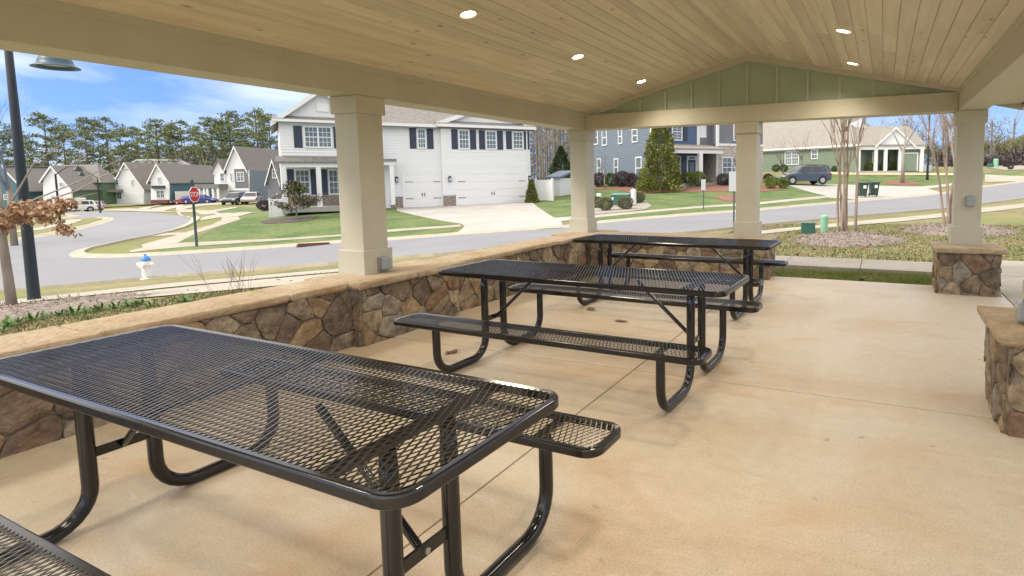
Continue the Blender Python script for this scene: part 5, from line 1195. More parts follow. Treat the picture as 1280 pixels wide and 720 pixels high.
for i, (x, y) in enumerate(spots):
    if i < 4:
        T, B = wood_tree(30+i); t = empty('bare_wood_tree', (x, y, h1(x, y)-.1), 0, '', 'tree'); T.build('trunk', M_woodbark, t); B.build('branches', M_twig, t); wt.append(t)
    else: t = copy_tree(wt[i % 4]); t.location = (x, y, h1(x, y)-.1); t.rotation_euler = (0, 0, i*1.9)
    t['label'] = 'tall straight bare trunk in the wood between the white house and the corner post'; t['group'] = 'bare trunks of the wood behind the white house'
# rounded evergreen trees on the right
ft = []
for i, (x, y, zt) in enumerate(DATA['FARG']):
    z0 = h1(x, y); s_ = (zt-z0)/7.0
    if i < 2:
        t = empty('broad_evergreen', (x, y, z0-.1), 0, '', 'tree'); rn = random.Random(i+3); F = MB()
        for c in range(16):
            ctr = Vector((rn.gauss(0, 1.1), rn.gauss(0, 1.1), rn.uniform(1.8, 6.2)))
            for j in range(330): F.leaf(ctr+rv(rn)*rn.uniform(.1, 1.0), rv(rn), rv(rn), .20, .11)
        MB().tube([(0, 0, 0), (0, 0, 5)], [.16, .06], 6).build('trunk', M_pinebark, t); F.build('crown', mat('broad_leaf_%d' % i, (0.14, 0.155, 0.06), 0.8, (0.23, 0.22, 0.10), .6, island=.35), t); ft.append(t)
    else: t = copy_tree(ft[i % 2]); t.location = (x, y, z0-.1)
    t.scale = (s_, s_, s_); t.rotation_euler = (0, 0, i)
    k = i < 6
    t['label'] = 'olive green evergreen on the bank at the right edge of the view' if k else 'dark evergreen in the trees behind the sage green garage'
    t['group'] = 'evergreens on the far right bank' if k else 'evergreens behind the sage green garage'
# dark thicket at the foot of the far right bank and far woods all round
def thicket(name, a, b, wid, hgt, n, m_, label, leaf=.5, sd=1):
    rn = random.Random(sd); mb = MB(); a, b = Vector(a), Vector(b); nn_ = (b-a).normalized(); pn = Vector((-nn_.y, nn_.x))
    for _ in range(n):
        q = a.lerp(b, rn.random())+pn*rn.gauss(0, wid); t = rn.random(); hmax = hgt*(.72+.28*math.sin(q.x*.35)+.12*math.sin(q.y*.9))
        mb.leaf(Vector((q.x, q.y, h1(q.x, q.y)+t*hmax)), rv(rn), rv(rn), leaf*rn.uniform(.6, 1.4), leaf*.5)
    tag(mb.build(name, m_), label, 'thicket', None, 'stuff')
thicket('thicket', (8, 112), (44, 100), 1.8, 3.0, 7000, M_purple, 'dark brushy thicket along the bank at the far right')
M_farwood = mat('far_wood', (0.13, 0.125, 0.085), 0.95, (0.20, 0.185, 0.135), .1, island=.3)
thicket('far_wood', (-250, 60), (-165, 150), 5, 6, 9000, mat('far_under', (0.13, 0.125, 0.10), 0.95, (0.19, 0.18, 0.15), .15, island=.3), 'pale brushy undergrowth below the pines', 1.0, 2)
thicket('far_wood', (-66, 79), (-38, 93), 2.5, 20, 15000, mat('wood_twigs', (0.17, 0.155, 0.14), 0.95, (0.30, 0.275, 0.25), .3, island=.35), 'grey twiggy wood behind the tall trunks beside the white house', .55, 7)
thicket('far_wood', (-60, 160), (90, 190), 9, 12, 42000, M_farwood, 'low far wood on the skyline behind the houses', .5, 3)
thicket('far_wood', (-330, -60), (-270, 60), 9, 14, 5000, M_farwood, 'far wood on the skyline at the left', 1.6, 4)
hl = MB(); rings = []
for i in range(25):
    a = i/24; x = 25+a*110; y = 300-a*30; zt = 5+24*math.exp(-((a-.5)/.25)**2)
    rings.append(hl.vs([(x, y-30, -2), (x, y, zt), (x, y+40, -2)]))
for i in range(24):
    for k in range(2): hl.face((rings[i]+k, rings[i+1]+k, rings[i+1]+k+1, rings[i]+k+1))
tag(hl.build('hill', mat('hill_wood', (0.05, 0.08, 0.12), 0.95, (0.07, 0.10, 0.14), .05), smooth=True), kind='structure')

# ---------------------------------------------------------------- street furniture
x, y = PT['lamp']; z0 = h1(x, y)
t = empty('street_lamp', (x, y, z0), 0, 'tall dark lamp post nearest the camera at the left, with a blue grey shade', 'street lamp')
LH = 5.0-z0
MB().lathe([(.125, 0), (.12, .04), (.112, .08), (.092, LH*.5), (.066, LH), (.04, LH+.05)], 18).build('pole', M_lamp_pole, t, smooth=True)
A = MB(); ar = [Vector((0, 0, LH-.1))+rt_*(.50*(1-math.cos(k/10*PI)))*(.5+.5*min(1, k/5))+Vector((0, 0, .30*math.sin(min(1, k/7)*PI*.62) - (.56*((k-6)/4)**1.3 if k > 6 else 0))) for k in range(11)]; A.tube(ar, .026, 8); A.build('arm', M_lamp_pole, t, smooth=True)
E_ = ar[-1]
SC = Vector((E_.x, E_.y, 4.405-z0)); A = MB(); A.tube([E_, SC+Vector((0, 0, .1))], .026, 8); A.build('stem', M_lamp_pole, t)
sm = MB(); sm.lathe([(.02, .0), (.10, -.012), (.19, -.055), (.26, -.125), (.30, -.21), (.315, -.275), (.35, -.30), (.415, -.335), (.415, -.35), (.33, -.335), (.28, -.22), (.15, -.08)], 30, (0, 0), cap=False)
so_ = sm.build('lamp_shade', M_lamp_shade, t, smooth=True); so_.location = SC
lens_ = MB().lathe([(.30, -.28), (.2, -.29), (.01, -.30)], 24, cap=False).build('lamp_lens', M_sconce, so_, smooth=True)

def arm_lamp(x, y, hgt, dirx, label):
    t = empty('street_lamp', (x, y, h1(x, y)), 0, label, 'street lamp')
    MB().lathe([(.11, 0), (.09, .3), (.07, hgt-.2), (.06, hgt)], 10).build('pole', M_iron, t)
    a = [Vector((0, 0, hgt-.1))+rt_*dirx*1.9*(k/6)+Vector((0, 0, .75*math.sin(k/6*PI*.6))) for k in range(7)]
    MB().tube(a, .04, 6).build('arm', M_iron, t)
    sh = MB().lathe([(.05, .2), (.2, .05), (.33, -.15), (.38, -.28)], 14, cap=True).build('lamp_shade', M_iron, t); sh.location = a[-1]+Vector((0, 0, -.15))
arm_lamp(PT['lampL1'][0], PT['lampL1'][1], 4.2, 1, 'black arm lamp by the far left pavement, its shade hanging to the right')
arm_lamp(PT['lampL2'][0], PT['lampL2'][1], 4.3, -1, 'black arm lamp beyond the white car, its shade hanging to the left')
x, y = PT['lampR']; t = empty('street_lamp', (x, y, h1(x, y)), 0, 'black lamp pole on the lawn right of the sage green house', 'street lamp')
MB().lathe([(.15, 0), (.13, .3), (.085, 2), (.08, 9)], 12).build('pole', M_iron, t, smooth=True)
MB().lathe([(.05, 9.2), (.3, 9.05), (.4, 8.8)], 14).build('lamp_shade', M_iron, t)

# stop sign
x, y = PT['stop']; z0 = h1(x, y)
t = empty('stop_sign', (x, y, z0), YAW*-1+.18, 'red octagonal stop sign on a dark round post at the corner of the two streets', 'sign')
t.rotation_euler = (0, 0, math.atan2(-x, y)+0.95)
MB().lathe([(.07, 0), (.055, .05), (.05, 2.85), (.07, 2.87), (.07, 2.95), (.03, 3.05)], 12).build('post', M_post_green, t, smooth=True)
def octa(r_, yy): return [(r_*.86*math.cos(PI/8+k*PI/4), yy, 2.33+r_*.9*math.sin(PI/8+k*PI/4)) for k in range(8)]
pl_ = MB().prism(octa(.41, -.075), (0, .01, 0)).build('sign_plate', M_signwhite, t)
MB().prism(octa(.375, -.079), (0, .003, 0)).build('sign_face', M_red, pl_)
def text(body, size, m_, parent, loc, rot, name='lettering', ex=.002):
    cu = bpy.data.curves.new('txt', 'FONT'); cu.body = body; cu.size = size; cu.align_x = 'CENTER'; cu.align_y = 'CENTER'; cu.extrude = ex
    tmp = bpy.data.objects.new('txt', cu); S.collection.objects.link(tmp)
    bpy.context.view_layer.update()
    me_ = bpy.data.meshes.new_from_object(tmp.evaluated_get(bpy.context.evaluated_depsgraph_get())); me_.name = name
    bpy.data.objects.remove(tmp); me_.materials.clear(); me_.materials.append(m_)
    o = bpy.data.objects.new(name, me_); link(o, parent); o.location = loc; o.rotation_euler = rot; return o
tx = text('STOP', .33, M_signwhite, pl_, (0, -.083, 2.325), (R(90), 0, 0)); tx.scale = (.70, .95, 1)

# sign seen from behind on thin posts
for (px_, lab, hs, w_) in (('sign1', 'small grey sign panel on a thin post across the road before the blue house', 2.05, .42), ('sign2', 'grey sign panel on a thin post close behind the pavilion, left of the middle post', 2.1, .42)):
    x, y = PT[px_]; t = empty('road_sign', (x, y, h1(x, y)), -.35, lab, 'sign')
    if px_ == 'sign2': hs = 1.9; w_ = .34
    else: hs = 1.65; w_ = .30
    MB().box(-.02, -.015, 0, .02, .015, hs).build('post', M_post_green, t)
    MB().box(-w_/2, -.022, hs-.58, w_/2, -.018, hs+.02).build('sign_plate', M_signback, t)

# hydrant
x, y = PT['hydrant']; t = empty('fire_hydrant', (x, y, h1(x, y)), .5, 'white fire hydrant with a blue bonnet on the verge beyond the wall', 'hydrant')
hb = MB(); hb.lathe([(.17, 0), (.17, .04), (.115, .06), (.105, .40), (.125, .42), (.125, .52), (.10, .56)], 18); hb.build('barrel', M_hyd_white, t, smooth=False)
MB().lathe([(.13, .56), (.13, .59), (.11, .63), (.075, .68), (.03, .71), (.025, .75)], 18).build('bonnet', M_hyd_blue, t, smooth=False)
for k, (dx, dy) in enumerate(((1, 0), (-1, 0), (0, -1))):
    rr_ = .06 if k < 2 else .075; nb_ = MB(); nb_.tube([(dx*.08, dy*.08, .44), (dx*.18, dy*.18, .44), (dx*.185, dy*.185, .44), (dx*.22, dy*.22, .44)], [rr_*.8, rr_*.8, rr_*1.1, rr_], 12); nb_.build('nozzle', M_hyd_white, t)

# kerb inlet
x0_, y0_ = PT['drain0']; x1_, y1_ = PT['drain1']; a = math.atan2(y1_-y0_, x1_-x0_); L_ = 1.3
t = empty('kerb_inlet', ((x0_+x1_)/2, (y0_+y1_)/2, h1(x0_, y0_)+.03), a, 'rusty iron storm drain inlet in the far kerb left of the nearest post', 'drain')
MB().box(-L_/2, -.12, 0, L_/2, .3, .05).build('grate_frame', M_rust, t, bevel=.01); MB().box(-L_/2+.05, -.10, .055, L_/2-.05, -.02, .12).build('hood', M_rust, t)

# transformer and pedestals
x, y = PT['xfmr']; t = empty('transformer_box', (x, y, h1(x, y)), .15, 'dark green utility transformer box in the gravel bed across the road', 'utility box')
MB().box(-.62, -.45, 0, .62, .45, .10).build('pad', M_conc, t); MB().box(-.58, -.42, .10, .58, .42, .72).build('cabinet', M_xfmr, t, bevel=.02)
MB().prism([(-.60, -.45, .72), (.60, -.45, .72), (.60, .45, .80), (-.60, .45, .80)], (0, 0, .05)).build('lid', mat('faded_lid', (0.12, 0.24, 0.22), 0.5), t, bevel=.01)
for u in (-.42, .38): MB().box(u-.05, -.424, .45, u+.05, -.42, .6).build('warning_label', M_signwhite, t)
x, y = PT['whitebox']; t = empty('utility_marker', (x, y, h1(x, y)), 0, 'small white utility pedestal on the lawn left of the green transformer', 'utility box')
MB().box(-.16, -.12, 0, .16, .12, .55).build('cabinet', M_white, t, bevel=.02); MB().box(-.05, -.125, .12, .05, -.12, .40).build('slot', M_brownstone, t)
x, y = PT['xfmr']; t = empty('utility_marker', (x+.2, y+1.6, h1(x, y+1.6)), 0, 'white domed utility cover just behind the green transformer', 'utility box')
MB().lathe([(.19, 0), (.19, .85), (.15, .97), (.06, 1.02)], 14).build('cover', M_white, t)
x, y = PT['ped']; t = empty('utility_pedestal', (x, y, h1(x, y)-.02), .2, 'squat dark green utility pedestal on the lawn behind the pavilion', 'utility box', None)
MB().box(-.19, -.14, 0, .19, .14, .33).build('cabinet', M_xfmr, t, bevel=.02); MB().box(-.20, -.15, .33, .20, .15, .37).build('lid', M_xfmr, t, bevel=.015)
x, y = PT['cyl']; t = empty('utility_pedestal', (x, y, h1(x, y)-.02), 0, 'pale green round topped utility pedestal beside the dark green one', 'utility box')
MB().lathe([(.105, 0), (.105, .44), (.112, .45), (.112, .50), (.10, .535), (.05, .55)], 18).build('cover', M_pale_green, t, smooth=False)
t = empty('utility_pedestal', (12.6, 85.5, h1(12.6, 85.5)), 0, 'pale green pedestal and box on the bank at the far right edge', 'utility box')
MB().lathe([(.28, 0), (.28, 1.0), (.2, 1.1)], 12).build('cover', M_pale_green, t); MB().box(-.9, -.3, 0, -.35, .3, .55).build('cabinet', M_xfmr, t)

# wheelie bins
def wheelie(x, y, rz, label):
    t = empty('wheelie_bin', (x, y, h1(x, y)+.05), rz, label, 'bin', 'green bins at the kerb')
    mb = MB(); b = [(-.24, -.28), (.24, -.28), (.24, .28), (-.24, .28)]; tp = [(-.31, -.37), (.31, -.37), (.31, .36), (-.31, .36)]
    i0 = mb.vs([(*p, .07) for p in b]); i1 = mb.vs([(*p, 1.0) for p in tp]); i2 = mb.vs([(p[0]*1.08, p[1]*1.08, .90) for p in tp]); 
    for k in range(4): mb.face((i0+k, i0+(k+1) % 4, i1+(k+1) % 4, i1+k))
    mb.face((i0+3, i0+2, i0+1, i0)); mb.box(-.335, -.395, .93, .335, .385, 1.0); mb.build('body', M_bin, t, bevel=.015)
    lm = MB(); lm.prism([(-.34, -.42, 1.0), (.34, -.42, 1.0), (.34, .44, 1.06), (-.34, .44, 1.06)], (0, 0, .05)); lm.build('lid', M_binlid, t, bevel=.02)
    MB().tube([(-.28, .46, 1.02), (.28, .46, 1.02)], .018, 8).build('handle', M_binlid, t)
    for u in (-.27, .27): MB().tube([(u-.03, .27, .12), (u+.03, .27, .12)], .12, 14).build('wheel', M_tyre, t)
    MB().box(-.02, -.385, .62, .17, -.335, .84).build('label_plate', M_signwhite, t)
wheelie(PT['bin0'][0], PT['bin0'][1], .25, 'left one of two dark green wheelie bins at the end of the drive')
wheelie(PT['bin1'][0]-.05, PT['bin1'][1]-.2, .25, 'right one of two dark green wheelie bins, slightly behind the other')

# ---------------------------------------------------------------- cars
def car(x, y, z, rz, paintm, kind, label, L_=4.6, W=1.85, Hh=1.7, rails=False):
    t = empty('parked_car', (x, y, z), rz, label, 'car')
    suv = kind == 'suv'
    gc = .22; sill = .30; belt = Hh*.60 if suv else Hh*.64
    F = L_/2
    # body side profile (x forward)
    if suv: prof = [(-F+.05, .38), (-F, .62), (-F+.04, belt-.06), (-F+.10, belt), (F-1.25, belt+.02), (F-.55, belt-.10), (F-.12, belt-.22), (F, .62), (F-.03, .36), (F-.35, sill-.02), (-F+.35, sill-.02)]
    else: prof = [(-F+.05, .36), (-F, .60), (-F+.06, belt-.02), (-F+.55, belt+.02), (F-1.35, belt), (F-.5, belt-.12), (F-.1, belt-.25), (F, .55), (F-.04, .32), (F-.35, sill-.04), (-F+.35, sill-.04)]
    mb = MB(); n = len(prof); ws = [W/2*.90, W/2, W/2, W/2*.90]; ys = [-1, -.86, .86, 1]
    rows = []
    for wy, sc in ((-W/2, .93), (-W/2*.93, 1.0), (W/2*.93, 1.0), (W/2, .93)):
        rows.append(mb.vs([(px_*(sc if abs(px_) > F*.8 else 1), wy, .62+(pz-.62)*(.90 if sc < 1 else 1.0)) for px_, pz in prof]))
    for a, b in zip(rows[:-1], rows[1:]):
        for k in range(n): mb.face((a+k, b+k, b+(k+1) % n, a+(k+1) % n))
    mb.face([rows[0]+k for k in range(n)]); mb.face([rows[-1]+k for k in range(n)][::-1])
    body = mb.build('body', paintm, t, bevel=.02)
    # greenhouse
    if suv: gp = [(-F+.12, belt-.02), (-F+.42, Hh-.06), (-F+.75, Hh), (F-2.35, Hh), (F-1.95, Hh-.07), (F-1.18, belt-.02)]
    else: gp = [(-F+.50, belt-.02), (-F+1.15, Hh-.05), (-F+1.6, Hh), (F-2.2, Hh), (F-1.95, Hh-.04), (F-1.25, belt-.02)]
    mb = MB(); k = len(gp); tw = lambda z_: W/2*.93-(z_-belt)*.30
    a = mb.vs([(px_, -tw(pz), pz) for px_, pz in gp]); b = mb.vs([(px_, tw(pz), pz) for px_, pz in gp])
    for i in range(k): mb.face((a+i, b+i, b+(i+1) % k, a+(i+1) % k))
    mb.face([a+i for i in range(k)]); mb.face([b+i for i in range(k)][::-1])
    roof = mb.build('roof', paintm, t, bevel=.02)
    # windows, slightly proud of the cabin
    def win(poly, s_):
        m_ = MB(); pp = [(px_, s_*(tw(pz)+.006), pz) for px_, pz in poly]
        m_.prism(pp if s_ < 0 else pp[::-1], (0, .004*s_, 0)); m_.build('side_window', M_carglass, t)
    zt = Hh-.12; zb_ = belt+.05
    xa, xb = gp[0][0]+.38, gp[-1][0]-.32
    m1 = (xa+xb)/2
    for s_ in (-1, 1):
        win([(m1+.04, zb_), (xb-.02, zb_), (xb-.42, zt), (m1+.04, zt)], s_)
        win([(m1-.95, zb_), (m1-.04, zb_), (m1-.04, zt), (m1-.90, zt)], s_)
        if suv: win([(xa-.08, zb_+.05), (m1-1.03, zb_), (m1-1.0, zt), (xa+.12, zt-.02)], s_)
    for p0, p1, nm in ((gp[0], gp[1], 'rear_window'), (gp[-1], gp[-2], 'windscreen')):
        v0, v1 = Vector((p0[0], 0, p0[1])), Vector((p1[0], 0, p1[1])); d = v1-v0; nrm = Vector((d.z, 0, -d.x)).normalized(); nrm = nrm if (nrm.x > 0) == (nm == 'windscreen') else -nrm
        q0 = v0+d*.16+nrm*.006; q1 = v0+d*.93+nrm*.006; w0, w1 = tw(q0.z)*.90, tw(q1.z)*.90
        MB().prism([(q0.x, -w0, q0.z), (q0.x, w0, q0.z), (q1.x, w1, q1.z), (q1.x, -w1, q1.z)], nrm*.006).build(nm, M_carglass, t)
    wr = .36 if suv else .33
    for wx in (-F+.92, F-.88):
        for s_ in (-1, 1):
            ar_ = MB(); ar_.tube([(wx, s_*(W/2-.03), wr+.02), (wx, s_*(W/2+.004), wr+.02)], wr+.07, 22); ar_.build('wheel_arch', M_tyre, t)
            wm = MB(); wm.tube([(wx, s_*(W/2-.2), wr), (wx, s_*(W/2+.015), wr)], wr, 22); w_ = wm.build('wheel', M_tyre, t)
            rm = MB(); rm.tube([(wx, s_*(W/2-.0), wr), (wx, s_*(W/2+.026), wr)], [wr*.66, wr*.62], 18); rm.build('rim', M_rim, w_)
    for s_ in (-1, 1):
        MB().box(-F-.012, s_*W*.27, belt-.30, -F+.13, s_*(W/2-.02), belt-.08).build('tail_light', M_tail, t, bevel=.02)
        MB().box(F-.30, s_*W*.30, belt-.38, F-.015, s_*(W/2-.035), belt-.24).build('headlight', M_headl, t, bevel=.02)
        MB().box(m1+.75, s_*W/2, belt+.02, m1+.92, s_*(W/2+.16), belt+.16).build('mirror', paintm, t, bevel=.02)
    MB().box(-F-.02, -W*.42, .36, -F+.1, W*.42, .52).build('rear_bumper', M_tyre, t, bevel=.03)
    MB().box(-F-.016, -.26, .72, -F+.01, .26, .84).build('number_plate', M_signwhite, t)
    if rails:
        for s_ in (-1, 1): MB().tube([(-F+.6, s_*W*.36, Hh+.05), (F-2.3, s_*W*.36, Hh+.05)], .02, 6).build('roof_rail', M_bin, t)
    return t
sx0, sy0 = PT['suv0']; sx1, sy1 = PT['suv1']
# nose to the left, rear quarter to us
cx_, cy_ = -6.95, 57.4; z_ = h1(cx_, cy_)+.08
car(cx_, cy_, z_, math.atan2(-0.62, -1.0)+PI*0+.0, M_pbluegrey, 'suv', 'dark blue grey estate style car parked on the drive of the sage green house', 4.75, 1.9, 1.75, True)
c = DATA['CARP']; BLUE = (-104.4, 59.6)
def cz(k, dx=0, dy=0): return (c[k][0]+dx, c[k][1]+dy, h1(c[k][0]+dx, c[k][1]+dy)+.04)
RX = math.atan2(rt_.y, rt_.x)
car(*cz('w2'), RX+PI+.5, M_psilver, 'suv', 'pale silver car parked in the far left street, left of the white one', 4.6, 1.85, 1.6)
car(*cz('w'), RX+PI+.95, M_pwhite, 'suv', 'white car with a roof box parked in the far left street', 4.8, 1.9, 1.75)
t = [o for o in S.collection.objects if o.get('label', '') == 'white car with a roof box parked in the far left street'][0]
MB().box(-1.2, -.45, 1.82, .9, .45, 2.12).build('roof_box', M_pwhite, t, bevel=.08)
car(*cz('red'), RX+PI-.3, M_pred, 'suv', 'red car partly hidden behind the stop sign', 4.4, 1.8, 1.65)
bx_, by_ = BLUE
car(bx_, by_, h1(bx_, by_)+.05, RX+.10, M_pblue, 'sedan', 'bright blue low car parked on the drive of the far porch house', 5.1, 1.85, 1.45)
car(*cz('dark', 2.0, .95), RX+PI, M_pdark, 'sedan', 'dark car nosing out from behind the white house fence panel', 4.7, 1.85, 1.5)
car(*cz('pk', .4, .1), RX-PI/2+.35, M_psilver, 'suv', 'silver pink car parked behind the dark car', 4.5, 1.8, 1.6)
car(*cz('pk', -1.5, -1.0), RX-PI/2+.2, M_pdark, 'suv', 'dark blue car at the left end of the cars by the white house', 4.5, 1.8, 1.65)

# ---------------------------------------------------------------- houses
class House:
    def __init__(s, name, key, label, zbase, fr=None, cat='house', group=None):
        fr = fr or HD[key]['fr']; s.z0 = zbase
        s.t = empty(name, (fr[0], fr[1], zbase), fr[2], label, cat, group)
    def add(s, mb, name, m_, parent=None, **k):
        mb.v = [(p[0], p[1], p[2]-s.z0) for p in mb.v]
        return mb.build(name, m_, parent or s.t, **k)
    def box(s, name, m_, a, b, parent=None, **k): return s.add(MB().box(*a, *b), name, m_, parent, **k)
    def siding(s, m_, a0, a1, z0, z1, off, axis='y', h_=.18, back=False):
        # real overlapping boards; axis 'y': wall facing -y at y=off, axis 'x': wall facing -x at x=off
        b = MB(); z = z0
        while z < z1-.01:
            e = min(z+h_, z1)
            P = [(a0, -.040, z), (a1, -.040, z), (a1, -.006, e), (a0, -.006, e), (a0, -.006, z), (a1, -.006, z)]
            P = [(p[0], off+p[1], p[2]) for p in P] if axis == 'y' else [(off+p[1], p[0], p[2]) for p in P]
            k = b.vs(P); fs = ((0, 1, 2, 3), (0, 4, 5, 1))
            for q in fs: b.face([k+i for i in (q if axis == 'y' else q[::-1])])
            z = e
        return s.add(b, 'siding', m_)
    def window(s, w, y=0.0, cols=2, rows=2, hung=True, fw_=.09, cx_=None, parent=None, twin=False):
        x0, z0, x1, z1 = w; m_ = MB(); d0, d1 = y-.085, y+.02
        m_.box(x0, d0, z0, x0+fw_, d1, z1); m_.box(x1-fw_, d0, z0, x1, d1, z1); m_.box(x0+fw_, d0, z1-fw_, x1-fw_, d1, z1); m_.box(x0+fw_, d0-.02, z0, x1-fw_, d1, z0+fw_)
        cells = [(x0+fw_, x1-fw_)]
        if twin:
            c_ = (x0+x1)/2; m_.box(c_-.05, d0, z0+fw_, c_+.05, d1, z1-fw_); cells = [(x0+fw_, c_-.05), (c_+.05, x1-fw_)]
        zc = (z0+z1)/2
        for a, b in cells:
            if hung: m_.box(a, y-.065, zc-.03, b, d1-.003, zc+.03)
            for hz0, hz1 in ((z0+fw_, zc-.03), (zc+.03, z1-fw_)) if hung else ((z0+fw_, z1-fw_),):
                for k in range(1, cols): xx = a+(b-a)*k/cols; m_.box(xx-.014, y-.055, hz0, xx+.014, y-.0405, hz1)
                for k in range(1, rows): zz = hz0+(hz1-hz0)*k/rows; m_.box(a, y-.0545, zz-.014, b, y-.041, zz+.014)
        f_ = s.add(m_, 'window', M_white, parent)
        g_ = MB()
        for a, b in cells: g_.box(a, y-.040, z0+fw_, b, y-.026, z1-fw_)
        g_.v = [(p[0], p[1], p[2]-s.z0) for p in g_.v]; g_.build('pane', M_glass, f_)
        return f_
    def shutter(s, x0, z0, x1, z1, y=0.0, m_=None):
        b = MB(); b.box(x0, y-.06, z0, x1, y+.01, z1); w = x1-x0; zc = (z0+z1)/2
        for a, c_ in ((z0+.07, zc-.04), (zc+.04, z1-.07)): b.box(x0+.07, y-.072, a, x1-.07, y-.0605, c_)
        s.add(b, 'shutter', m_ or M_shutter)
    def garage(s, g, y=0.0, rows=4, cols=8, handle=True, m_=None):
        x0, z0, x1, z1 = g; b = MB(); hR = (z1-z0)/rows
        for r_ in range(rows): b.box(x0, y-.035, z0+r_*hR+.006, x1, y+.02, z0+(r_+1)*hR-.006)
        d = s.add(b, 'garage_door', m_ or M_garage)
        fr_ = MB(); fr_.box(x0-.13, y-.05, z0, x0-.005, y+.01, z1+.13); fr_.box(x1+.005, y-.05, z0, x1+.13, y+.01, z1+.13); fr_.box(x0-.005, y-.05, z1+.005, x1+.005, y+.01, z1+.13)
        s.add(fr_, 'door_frame', M_white)
        if handle:
            for zz in (z0+(z1-z0)*.24, z0+(z1-z0)*.76):
                for a, c_ in ((x0+.06, x0+.6), (x1-.6, x1-.06)):
                    h_ = MB().box(a, y-.048, zz-.02, c_, y-.0355, zz+.02); h_.v = [(p[0], p[1], p[2]-s.z0) for p in h_.v]; h_.build('strap_hinge', M_iron, d)
            xm = (x0+x1)/2; zz = z0+(z1-z0)*.36
            for a in (-.12, .06): h_ = MB().box(xm+a, y-.06, zz-.12, xm+a+.05, y-.0355, zz+.12); h_.v = [(p[0], p[1], p[2]-s.z0) for p in h_.v]; h_.build('handle', M_iron, d)
    def gable_roof_x(s, x0, x1, y0, y1, ze, zr, m_, oh=.4, name='roof', th=.16, yr=None):
        # ridge along x
        yr = (y0+y1)/2 if yr is None else yr; sl1 = (zr-ze)/(yr-y0); sl2 = (zr-ze)/(y1-yr)
        b = MB()
        A = [(x0-oh, y0-oh, ze-sl1*oh), (x0-oh, yr, zr), (x0-oh, y1+oh, ze-sl2*oh)]
        B_ = [(p[0], p[1], p[2]+th) for p in A]
        b.prism(A+B_[::-1], (x1-x0+2*oh, 0, 0)); return s.add(b, name, m_)
    def gable_roof_y(s, x0, x1, y0, y1, ze, zr, m_, oh=.35, name='roof', th=.16, xr=None, ohf=.35):
        xr = (x0+x1)/2 if xr is None else xr; s1 = (zr-ze)/(xr-x0); s2 = (zr-ze)/(x1-xr)
        A = [(x0-oh, y0-ohf, ze-s1*oh), (xr, y0-ohf, zr), (x1+oh, y0-ohf, ze-s2*oh)]; B_ = [(p[0], p[1], p[2]+th) for p in A]
        b = MB(); b.prism(A+B_[::-1], (0, y1-y0+ohf*2, 0)); r__ = s.add(b, name, m_)
        f_ = MB()
        for (p, q) in ((A[0], A[1]), (A[1], A[2])):
            f_.prism([(p[0], p[1]-.03, p[2]-.14), (q[0], q[1]-.03, q[2]-.14), (q[0], q[1]-.03, q[2]+th+.01), (p[0], p[1]-.03, p[2]+th+.01)], (0, .026, 0))
        s.add(f_, 'rake_board', M_white); return r__

# white house
W = HD['white']; P = W['pts']; Hs = House('white_house', 'white', 'two storey white house with navy shutters and two garage doors across the street', -.3)
LX0, LX1, DX, RX1 = .2, 5.1, 10.25, 17.05
Hs.box('wall', M_white_lap, (LX0, .0, 2.6), (LX1, 9, 5.35)); Hs.box('wall', M_white_lap, (LX0+.02, 1.6, -.3), (LX1, 8.9, 2.6))
Hs.box('wall', M_white_lap, (LX1, .9, -.4), (DX, 9.5, 5.45)); Hs.box('wall', M_white_lap, (DX, .55, -.5), (RX1, 9.4, 5.5))
Hs.siding(M_white_plain, LX0, LX1, 3.2, 5.3, 0); Hs.siding(M_white_plain, LX1, DX, -.35, 5.3, .9); Hs.siding(M_white_plain, DX, RX1, -.4, 5.35, .55)
Hs.box('band', M_white, (LX1, .87, 2.72), (DX, .9, 2.86)); Hs.box('band', M_white, (DX, .52, 2.72), (RX1, .55, 2.86))
for (x_, y_) in ((LX1+.0, .885), (DX, .535), (RX1-.14, .535)): Hs.box('corner_board', M_white, (x_, y_-.01, -.35), (x_+.14, y_+.0, 5.5))
for x_ in (LX0, LX1-.14): Hs.box('corner_board', M_white, (x_, -.02, 2.95), (x_+.14, -.003, 5.35))
# left wing gable: vertical boards, pent roof, attic vent
Hs.add(MB().prism([(LX0, 0, 5.35), (LX1, 0, 5.35), ((LX0+LX1)/2, 0, 7.25)], (0, 8.5, 0)), 'gable_wall', M_white_plain)
Hs.gable_roof_y(LX0, LX1, 0, 9, 5.42, 7.32, M_shingle, oh=.42)
Hs.add(MB().prism([(LX0-.35, -.42, 5.42), (LX1+.35, -.42, 5.42), (LX1+.35, -.001, 5.62), (LX0-.35, -.001, 5.62)], (0, 0, .03)), 'pent_roof', M_shingle)
Hs.box('fascia', M_white, (LX0-.36, -.45, 5.26), (LX1+.36, -.43, 5.42))
bt_ = MB()
for k in range(1, 12):
    xx = LX0+k*.41; zt = 7.2-abs(xx-(LX0+LX1)/2)*1.9/2.45*1.0
    if zt > 5.75: bt_.box(xx-.02, -.02, 5.6, xx+.02, -.002, zt)
Hs.add(bt_, 'gable_battens', M_white)
Hs.box('attic_vent', M_white, (2.35, -.07, 6.0), (3.05, -.0225, 6.55))
